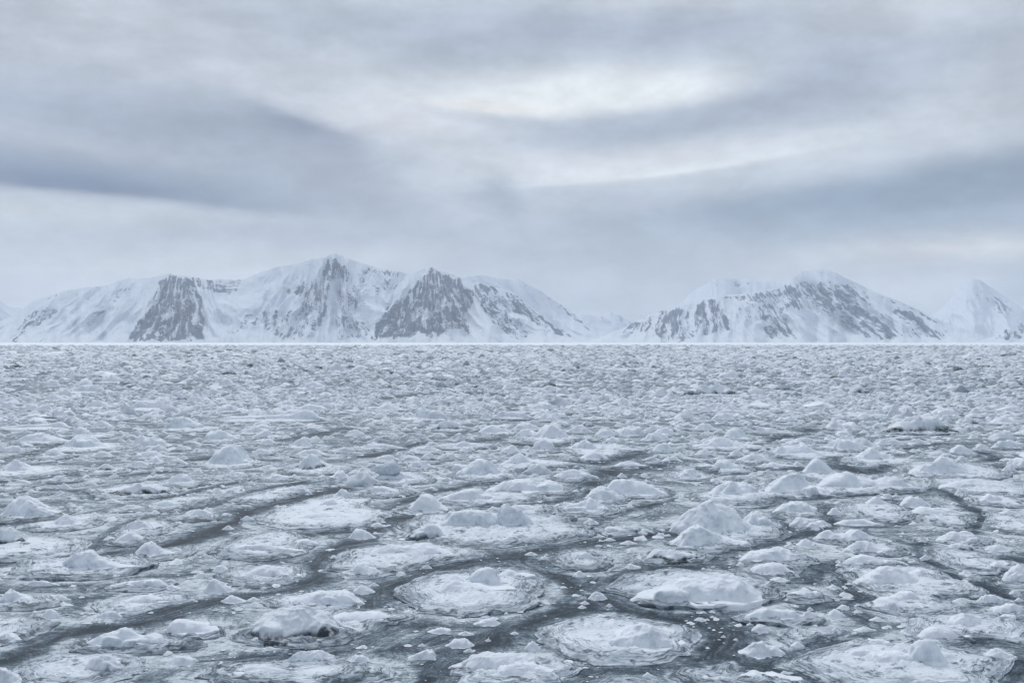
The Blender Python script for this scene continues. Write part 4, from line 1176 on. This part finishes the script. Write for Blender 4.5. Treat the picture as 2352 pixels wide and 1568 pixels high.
for L in CH:
    L.marks2 = L.marks
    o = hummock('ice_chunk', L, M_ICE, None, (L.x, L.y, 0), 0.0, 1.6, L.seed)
    o['label'] = auto_label(L, 'chunk'); o['category'] = 'ice chunk'; o['group'] = 'loose ice chunks in the slush'

# ------------------------------------------------------------------ the sea: slush and dark leads, one sheet to the far shore
R_SEA = 16000.0
slopes = np.concatenate([np.linspace(0.62, 0.335, 60, endpoint=False), np.linspace(0.335, 0.012, 660, endpoint=False), np.linspace(0.012, CAM_H / R_SEA, 60)])
rad = np.concatenate([[0.5, 6.0], CAM_H / slopes])
azs = np.concatenate([np.linspace(-180, -34, 40, endpoint=False), np.linspace(-34, 34, 1250, endpoint=False), np.linspace(34, 180, 40, endpoint=False)]) * math.pi / 180
RA, AA = np.meshgrid(rad, azs, indexing='ij')
gx, gy = (RA * np.sin(AA)).ravel(), (RA * np.cos(AA)).ravel()
fd = np.clip(floe_dist(gx, gy, FL), -0.5, 6); ld, lst = lead_field(gx, gy)
rr = RA.ravel(); far = sm(rr, 120, 900)
gz = np.where(rr < 260, 0.02 * fbm(gx * .8, gy * .8, 1.0, 3) * (1 - np.clip(ld, 0, 1)), 0) - 0.02
F = grid_faces(len(rad), len(azs), True)[:, ::-1]
o = mesh('sea', np.stack([gx, gy, gz], -1), F, M_SEA, None, None, {'floe_dist': fd, 'lead': ld, 'stream': np.minimum(lst, 4), 'far': far})
o['kind'] = 'structure'; o['label'] = 'dark sea water thick with grey slush'


# ------------------------------------------------------------------ scattered small ice
def scatter(name, x, y, w_, h, nr, ns, seed, label, tone, jag=.5, dark=None):
    n = len(x); r = np.random.RandomState(seed)
    fr = np.linspace(1, 0, nr + 1)[:-1]; th = np.linspace(0, 2 * math.pi, ns, endpoint=False)
    rot = r.uniform(0, 6.28, n); asp = r.uniform(.55, .95, n)
    pk = np.stack([r.uniform(-.3, .3, n), r.uniform(-.3, .3, n)], 1)
    P = []
    for i, q in enumerate(fr):
        rad_ = q * (1 + .25 * r.uniform(-1, 1, (n, ns)))
        a = rad_ * np.cos(th) + pk[:, :1] * (1 - q); b = (rad_ * np.sin(th) + pk[:, 1:] * (1 - q)) * asp[:, None]
        z = math.cos(q * math.pi / 2) ** 1.25 * (1 + jag * r.uniform(-1, .6, (n, ns))) if i else np.full((n, ns), -.12)
        P.append(np.stack([a, b, z], -1))
    top = np.stack([pk[:, 0], pk[:, 1] * asp, r.uniform(.8, 1.1, n)], -1)[:, None, :]
    P = np.concatenate(P + [top], 1)
    c, s = np.cos(rot)[:, None], np.sin(rot)[:, None]
    X = (P[..., 0] * c - P[..., 1] * s) * (w_ / 2)[:, None] + x[:, None]; Y = (P[..., 0] * s + P[..., 1] * c) * (w_ / 2)[:, None] + y[:, None]
    Z = P[..., 2] * h[:, None]
    nv = nr * ns + 1
    tris = []
    for i in range(nr - 1):
        for j in range(ns):
            a, b2 = i * ns + j, i * ns + (j + 1) % ns
            tris += [(a, b2, b2 + ns), (a, b2 + ns, a + ns)]
    for j in range(ns): tris.append(((nr - 1) * ns + j, (nr - 1) * ns + (j + 1) % ns, nv - 1))
    F = (np.array(tris)[None] + (np.arange(n) * nv)[:, None, None]).reshape(-1, 3)
    V = np.stack([X, Y, Z], -1).reshape(-1, 3)
    T = np.repeat(tone, nv)
    dk = np.repeat(dark if dark is not None else np.zeros(n), nv)
    o = mesh(name, V, F, M_ICE, None, None, {'tone': T, 'dirt_shade': dk}); o['kind'] = 'stuff'; o['label'] = label
    return o


def field(n, d0, d1, power, seed, half=33.0):
    r = np.random.RandomState(seed); t = r.rand(n)
    d = (d0 ** power + t * (d1 ** power - d0 ** power)) ** (1 / power); a = np.radians(r.uniform(-half, half, n))
    return d * np.sin(a), d * np.cos(a), d, r


# brash between the near floes
x, y, d, r = field(29500, 24, 120, 1.1, 3)
fdv = floe_dist(x, y, FL); ldv, _ = lead_field(x, y)
cl = fbm(x * .35, y * .35, 2.0, 3)
keep = (fdv > -.45) & (r.rand(len(x)) < np.clip(.62 - .6 * ldv - .20 * np.clip(fdv, 0, 3) + .9 * cl, .02, 1))
x, y, d = x[keep], y[keep], d[keep]; r = np.random.RandomState(4)
w_ = np.clip(.05 + .11 * r.exponential(1, len(x)), .05, .65) * np.clip(d / 45, .8, 1.6)
scatter('brash_ice', x, y, w_, w_ * r.uniform(.08, .24, len(x)), 3, 8, 8, 'fine broken ice strewn over the slush between the floes', r.uniform(0, .45, len(x)), .8)

# small humps that fill the field between the separate floes
x, y, d, r = field(10200, 70, 230, 1.7, 13)
fdv = floe_dist(x, y, FL); ldv, _ = lead_field(x, y)
k1 = (fdv > .3) & (ldv < .25) & (r.rand(len(x)) < sm(d, 50, 170)); x1, y1, d1 = x[k1], y[k1], d[k1]
w1 = np.clip(r.lognormal(-.1, .5, len(x1)), .3, 3.2); h1 = w1 * r.uniform(.10, .30, len(x1))
x2, y2, d2, r = field(27300, 150, 760, 1.35, 14)
fdv = floe_dist(x2, y2, FL); ldv, _ = lead_field(x2, y2); k2 = (fdv > .2) & (ldv < .4); x2, y2, d2 = x2[k2], y2[k2], d2[k2]
w2 = np.clip(r.lognormal(.55, .55, len(x2)) * np.clip(d2 / 350, .7, 1.6), .5, 9.0); h2 = w2 * np.where(r.rand(len(x2)) < .10, r.uniform(.22, .42, len(x2)), r.uniform(.06, .22, len(x2))) * np.clip(1.3 - w2 / 14, .5, 1.3)
x3, y3, d3, r = field(29500, 700, 3000, 1.15, 15)
w3 = np.clip(r.lognormal(1.75, .45, len(x3)), 2.5, 22.0); h3 = np.clip(w3 * r.uniform(.06, .2, len(x3)), .3, 2.6)
x4, y4, d4, r = field(5200, 20, 165, 1.6, 16, 46.0)      # the same field goes on beside the view
k4 = (np.abs(x4) > .50 * y4 + 1.0) & (fbm(x4 * .12, y4 * .12, 6.0, 3) > -.25) & (floe_dist(x4, y4, FL) > .2); x4, y4 = x4[k4], y4[k4]
w4 = np.clip(r.lognormal(.35, .6, len(x4)), .3, 5.5); h4 = w4 * r.uniform(.06, .24, len(x4))
X_, Y_, W_, H_ = (np.concatenate(v) for v in ((x1, x2, x3, x4), (y1, y2, y3, y4), (w1, w2, w3, w4), (h1, h2, h3, h4)))
r = np.random.RandomState(77)
tone = np.where(r.rand(len(X_)) < .22, r.uniform(.35, .95, len(X_)), np.clip(r.normal(.18, .16, len(X_)), 0, .7)); dark = np.where(r.rand(len(X_)) < .05, r.uniform(.5, 1, len(X_)), 0) * (Y_ > 230)
tone = np.where(Y_ < 200, np.minimum(tone, .3), tone)
scatter('pack_ice', X_, Y_, W_, H_, 5, 11, 21, 'crowded humps of pack ice reaching away to the mountains', tone, .30, dark)

# the fast ice under the far shore: an unbroken pale belt
na = 260; aa = np.radians(np.linspace(-40, 40, na)); rr_ = np.array([2300, 2600, 3200, 4500, 7000, 10500, 15800.0])
RA, AA = np.meshgrid(rr_, aa, indexing='ij')
wob = 1 + .10 * fbm(AA * 12, RA * 0, 2.0, 4) * (RA < 2700)
gx, gy = RA * wob * np.sin(AA), RA * wob * np.cos(AA)
gz = np.broadcast_to(np.array([-.5, .55, .7, .8, .8, .8, .8])[:, None], gx.shape)
m_belt, k_, bs_ = material('fast_ice'); P_ = k_.n('ShaderNodeNewGeometry').outputs['Position']
xx, yy, zz = k_.sep(P_)
nb = k_.noise(k_.xyz(k_.m('MULTIPLY', xx, .012), k_.m('MULTIPLY', yy, .004), 0.0), 1.0, 5, .6)
k_.put(bs_.inputs['Base Color'], k_.mix(k_.sstep(nb, .5, .75, 0, .5), (.82, .855, .89), (.55, .62, .68))); bs_.inputs['Roughness'].default_value = .8
o = mesh('fast_ice', np.stack([gx, gy, gz], -1).reshape(-1, 3), grid_faces(len(rr_), na)[:, ::-1], m_belt, None, None); o['kind'] = 'structure'
o['label'] = 'pale unbroken shore ice below the mountains'


# ------------------------------------------------------------------ mountains across the bay
def mountain_material():
    m, k, bs = material('snowy_rock')
    rk = k.attr('rock'); su = k.attr('fall'); sv = k.attr('drop')
    v1 = k.xyz(su, k.m('MULTIPLY', sv, .20), 0.0); v2 = k.xyz(k.m('MULTIPLY', su, .7), sv, 4.0)

    def vein(vec, scale, wdt, dist=1.2):       # thin winding lines of snow in gullies and on ledges
        n_ = k.noise(vec, scale, 3, .55, dist)
        return k.sstep(k.m('ABSOLUTE', k.m('SUBTRACT', n_, .5)), 0.0, wdt, 1.0, 0.0)
    a = k.noise(v1, 6.0, 6, .7, .6); b = k.noise(v2, 14.0, 5, .75); g = k.noise(v2, 2.5, 4, .6)
    ve = k.m('MAXIMUM', k.m('MAXIMUM', vein(v1, 2.6, .045), vein(v1, 6.0, .07)), k.m('MULTIPLY', vein(v2, 5.0, .05), .8))
    t = k.m('ADD', rk, k.m('ADD', k.m('MULTIPLY', k.m('SUBTRACT', a, .5), 2.8), k.m('MULTIPLY', k.m('SUBTRACT', b, .5), 2.2)))
    t = k.m('SUBTRACT', t, k.m('MULTIPLY', ve, k.sstep(g, .35, .65, .25, .85)))
    f = k.sstep(t, .12, .62)
    rc = k.mix(k.sstep(k.m('ADD', k.m('MULTIPLY', a, .5), k.m('MULTIPLY', b, .5)), .40, .60), (.012, .024, .060), (.12, .155, .215))
    c = k.mix(f, k.mix(k.sstep(g, .5, .75), (.70, .735, .79), (.58, .63, .70)), rc)
    k.put(bs.inputs['Base Color'], c); bs.inputs['Roughness'].default_value = .85; bs.inputs['Specular IOR Level'].default_value = .1
    return m


M_MTN = mountain_material()
KP = TA / (W / 2)


def rv(reg, x, y):      # a point of the two mountain enlargements -> the 2352 wide photograph
    return (x / 1.8375 + (0 if reg == 1 else 1280)) * 2352 / 2560, (y / 1.8375 + 560) * 2352 / 2560


def poly_in(X, Y, P):
    ins = np.zeros(X.shape, bool); n = len(P)
    for i in range(n):
        (x0, y0), (x1, y1) = P[i], P[(i + 1) % n]
        if y0 == y1: continue
        c = ((y0 > Y) != (y1 > Y)) & (X < (x1 - x0) * (Y - y0) / (y1 - y0) + x0); ins ^= c
    return ins


def blur(a, n):
    for _ in range(n):
        p = np.pad(a, 1, mode='edge'); a = (p[:-2, 1:-1] + p[2:, 1:-1] + p[1:-1, :-2] + p[1:-1, 2:] + 2 * p[1:-1, 1:-1]) / 6
    return a


def mountain(name, ridge, D, Wd, rocks, shear, seed, label, gully=.16, rock0=-.16, dens=1.8, jag=1.0, ledge=1.0):
    """ridge: sky line as (region, x, y); rocks: (strength, [(region, x, y) ...]); the slope runs from the shore at D up to the crest at D + Wd"""
    P = np.array([rv(*p) for p in ridge]); px = P[:, 0]; py = P[:, 1]
    nx = int((px[-1] - px[0]) / PX * dens); nt_ = 150
    Xp = np.linspace(px[0], px[-1], nx); Hy = np.interp(Xp, px, py)
    Hy = Hy + jag * (1.6 * fbm(Xp / 14, Xp * 0, seed, 4))
    u = (Xp - W / 2) * KP
    crest = D + Wd * (1 + .18 * fbm(Xp / 90, 0 * Xp, seed + 3, 2))
    Hz = np.maximum(CAM_H + (HORIZON - Hy) * KP * crest, -2)
    t = np.concatenate([np.linspace(0, 1, nt_), [1.06, 1.2, 1.5]])
    T, U = np.meshgrid(t, u, indexing='ij'); HZ = np.broadcast_to(Hz, T.shape); CR = np.broadcast_to(crest, T.shape)
    front = D + Wd * .22 * fbm(Xp / 60, 0 * Xp + 7, seed, 3); FR = np.broadcast_to(front, T.shape)
    Yw = FR + (CR - FR) * T
    tt = np.clip(T, 0, 1)
    Z0 = HZ * (0.30 * tt + .70 * tt ** 1.35)
    Yp = HORIZON - (Z0 - CAM_H) / KP / Yw
    XP = np.broadcast_to(Xp, T.shape)
    s = XP + shear(XP) * (HORIZON - Yp)         # fall line
    s = s + 9 * fbm(XP / 45, Yp / 38, seed + 31, 3)
    env = np.sin(np.clip(tt, 0, 1) * math.pi) ** .8
    rk0 = np.zeros(T.shape)
    for st, Q in rocks: rk0 = np.maximum(rk0, st * blur(poly_in(XP, Yp, [rv(*q) for q in Q]).astype(float), 10))
    g1 = ridged(s / 70, tt * .9, seed, 3) - .5; g2 = ridged(s / 17, (HORIZON - Yp) / 40, seed + 5, 4) - .5
    Z = Z0 + HZ * env * (gully * .38 * g1 + gully * .10 * fbm(XP / 60, Yp / 40, seed + 6, 3) + gully * .8 * g2 * (rk0 + .05))
    Z = np.where(T > 1, HZ * (1 - (T - 1) * 1.1), Z)
    Z = np.where(T <= 0, -2.0, Z)
    Yw2 = Yw - Wd * .20 * env * g1
    Xw = U * Yw2
    Yp = HORIZON - (Z - CAM_H) / KP / Yw2
    rock = np.zeros(T.shape)
    wpx, wpy = 9 * fbm(XP / 22, Yp / 22, seed + 11, 4), 7 * fbm(XP / 18, Yp / 18, seed + 12, 4)
    for st, Q in rocks:
        m_ = poly_in(XP + wpx, Yp + wpy, [rv(*q) for q in Q]).astype(float)
        rock = np.maximum(rock, st * blur(m_, 3))
    streak = fbm(s / 11, (HORIZON - Yp) / 90 * ledge, seed + 1, 4); blot = fbm(XP / 20, Yp / 16, seed + 2, 4)
    rock = rock0 + 1.22 * rock + rock * (.9 * streak + .5 * blot + .8 * g2) + .17 * streak + .10 * blot
    V = np.stack([Xw, Yw2, Z], -1).reshape(-1, 3)
    o = mesh(name, V, grid_faces(len(t), nx), M_MTN, None, None, {'rock': rock, 'fall': s / 100, 'drop': (HORIZON - Yp) / 100 * ledge})
    o['kind'] = 'structure'; o['label'] = label
    return o


def P1(s): return [(1, *map(float, q.split(','))) for q in s.split()]
def P2(s): return [(2, *map(float, q.split(','))) for q in s.split()]


massif = P1('-160,545 -80,500 0,445 50,425 110,385 160,350 220,330 300,305 370,293 480,284 540,262 600,245 650,249 690,245 740,236 775,226 800,233 830,235 900,245 960,258 1010,252 1060,256 1110,255 1150,240 1200,218 1280,195 1370,178 1430,160 1490,152 1540,136 1580,146 1620,165 1700,190 1780,208 1850,222 1890,232 1930,210 1980,192 2010,208 2060,220 2130,254 2200,270 2260,285') + P2('0,312 50,345 110,400 200,468 280,514 330,545')
rocks1 = [
    (.80, P1('740,262 775,240 840,240 890,262 925,330 940,420 930,535 575,535 600,490 660,430 700,360')),
    (.62, P1('880,240 1115,252 1090,300 1050,325 960,310 900,280')),
    (.78, P1('1470,262 1505,160 1545,165 1600,200 1618,262 1540,268')),
    (.55, P1('1315,300 1400,262 1520,268 1510,330 1490,420 1380,420 1395,330 1330,320')),
    (.45, P1('1070,500 1130,410 1240,405 1480,390 1480,470 1440,535 1290,530 1200,470 1100,480')),
    (.55, P1('1640,282 1660,210 1700,196 1880,232 1860,246 1720,232')),
    (.36, P1('1560,320 1720,240 1880,250 1800,310 1700,340 1600,420 1540,400')),
    (.80, P1('1960,225 1985,198 2020,215 2060,240 2060,300 2000,440 1980,525 1920,480 1880,520 1715,525 1740,430 1830,350 1900,290')),
    (.78, P1('2050,240 2120,255 2180,320 2160,400 2130,420 2170,505 2060,480 1990,520 2010,420 2050,350')),
    (.62, P1('2190,270 2262,288 2352,320 2352,520 2290,470 2220,400 2180,330')),
    (.50, P1('1540,430 1680,420 1720,530 1560,530')),
    (.60, P1('30,530 150,400 200,395 275,385 240,430 130,480 70,535')),
    (.40, P1('340,490 470,370 540,300 600,268 650,280 580,310 500,390 400,470')),
    (.40, P1('150,352 400,292 400,300 180,350')),
    (.75, P2('0,318 60,358 130,420 300,525 180,500 120,470 60,420 0,400')),
    (.45, P2('0,420 90,470 60,535 0,535')),
]
f1 = lambda X: np.interp(X, [0, 200, 370, 440, 500, 600, 720, 770, 830, 890, 975, 1010, 1100, 1350], [-.9, -.9, -.5, .15, .5, -.4, -.25, 0, .4, -.55, -.15, .3, .8, 1.2])
mountain('mountain', massif, 9000, 1500, rocks1, f1, 3.0, 'long snowy massif with dark rock faces and three summits', gully=.17, ledge=2.2, rock0=-.13)
behind1 = P1('1900,330 2060,270 2150,238 2210,232 2290,248') + P2('0,254 30,250 70,275 140,310 200,355 270,400 330,450 380,490 430,540')
mountain('mountain', behind1, 11800, 1200, [(.5, P2('20,255 60,280 90,330 50,310')), (.55, P2('150,325 210,365 280,410 400,515 330,470 220,385')), (.4, P2('360,450 400,470 390,490'))], lambda X: X * 0 + .8, 8.0,
         'pale ridge falling to the right behind the long massif', gully=.10, rock0=-.2)
right = P2('330,548 370,534 450,500 510,478 580,440 640,412 690,398 750,385 810,370 850,356 900,336 950,332 1000,325 1060,320 1150,308 1230,292 1290,255 1330,216 1400,202 1460,210 1520,240 1570,265 1640,298 1700,324 1790,358 1880,400 1970,444 2060,475 2140,500 2220,545')
rocks2 = [
    (.62, P2('500,500 560,452 690,402 770,385 810,400 830,520 810,540 690,540 640,480 560,500')),
    (.72, P2('815,520 860,365 905,340 960,360 1000,460 1000,490 900,510')),
    (.66, P2('960,335 1150,312 1230,298 1290,268 1480,268 1560,285 1620,320 1660,370 1560,390 1480,330 1300,340 1100,350 980,350')),
    (.55, P2('1130,350 1290,330 1560,330 1680,400 1740,480 1760,530 1660,530 1540,470 1400,400 1280,380 1240,400 1310,530 1180,520 1140,430')),
    (.55, P2('1140,430 1200,420 1290,530 1170,520')),
    (.70, P2('1730,385 1800,390 1900,450 1990,530 1880,510 1800,450')),
    (.45, P2('1560,320 1640,380 1760,450 1900,520 1740,520 1620,430')),
    (.5, P2('1600,300 1790,362 1970,446 1960,452 1780,372')),
    (.4, P2('1000,380 1110,360 1090,440 1030,420')),
]
f2 = lambda X: np.interp(X, [1380, 1550, 1680, 1850, 2150], [-.5, -.2, .5, 1.1, 1.3])
mountain('mountain', right, 9800, 1500, rocks2, f2, 21.0, 'snowy mountain with a long banded cliff and a bright summit at its right', gully=.17)
mountain('mountain', P2('740,400 820,318 870,288 940,247 1000,254 1080,254 1160,266 1240,262 1300,238 1400,240 1500,330'), 14000, 2200, [(.35, P2('900,270 1000,262 1160,275 1000,290'))], lambda X: X * 0 + .3, 31.0,
         'faint snow ridge almost lost in cloud behind the banded cliff', gully=.08, rock0=-.3)
mountain('mountain', P2('1700,540 1800,480 1900,430 1960,396 2030,330 2065,275 2090,254 2115,249 2150,257 2200,290 2260,328 2330,376 2400,420 2500,480 2600,545'), 12400, 2300,
         [(.5, P2('2160,300 2240,340 2352,420 2352,520 2260,420 2180,380')), (.3, P2('2100,300 2150,310 2150,380 2110,340'))], lambda X: X * 0 + .7, 41.0,
         'bright snow cone at the far right, rocks down its right flank', gully=.08, rock0=-.24, jag=.35)
mountain('mountain', P2('2120,545 2215,516 2262,484 2290,480 2335,500 2400,515 2500,545'), 9600, 500, [(.62, P2('2215,530 2262,488 2290,484 2335,505 2400,530'))], lambda X: X * 0 + .3, 51.0,
         'small rocky hillock at the foot of the far right snow cone', gully=.15)
mountain('mountain', P2('150,470 260,420 330,410 400,424 450,402 500,424 560,448 640,470 760,545'), 13600, 900, [(.35, P2('400,430 450,408 560,450 540,470 440,440'))], lambda X: X * 0 + .6, 61.0,
         'low pale mountain closing the valley between the two massifs', gully=.10, rock0=-.25)
mountain('mountain', P1('-200,545 -120,400 -60,345 0,350 40,378 100,384 180,420 300,545'), 13000, 900, [(.3, P1('0,360 40,385 100,390 20,400'))], lambda X: X * 0 + .6, 71.0,
         'pale distant hill at the far left behind the long massif', gully=.10, rock0=-.25)

# ------------------------------------------------------------------ the cold hazy air over the bay
b0, b1, zt, zb = 18800.0, 18800.0, 960.0, -4.0
V = [(-b0, -b1, zb), (b0, -b1, zb), (b0, b1, zb), (-b0, b1, zb), (-b0, -b1, zt), (b0, -b1, zt), (b0, b1, zt), (-b0, b1, zt)]
F = [(0, 3, 2, 1), (4, 5, 6, 7), (0, 1, 5, 4), (1, 2, 6, 5), (2, 3, 7, 6), (3, 0, 4, 7)]
hm_ = bpy.data.materials.new('cold_haze'); hm_.use_nodes = True; ht = hm_.node_tree; ht.nodes.clear()
pv = ht.nodes.new('ShaderNodeVolumePrincipled'); ho = ht.nodes.new('ShaderNodeOutputMaterial'); ht.links.new(pv.outputs[0], ho.inputs['Volume'])
pv.inputs['Color'].default_value = (.79, .875, 1.0, 1); pv.inputs['Density'].default_value = 4.2e-5; pv.inputs['Anisotropy'].default_value = 0.2
o = mesh('haze', V, F, hm_, None, None, smooth=False); o['kind'] = 'stuff'; o['label'] = 'thin cold haze over the bay'
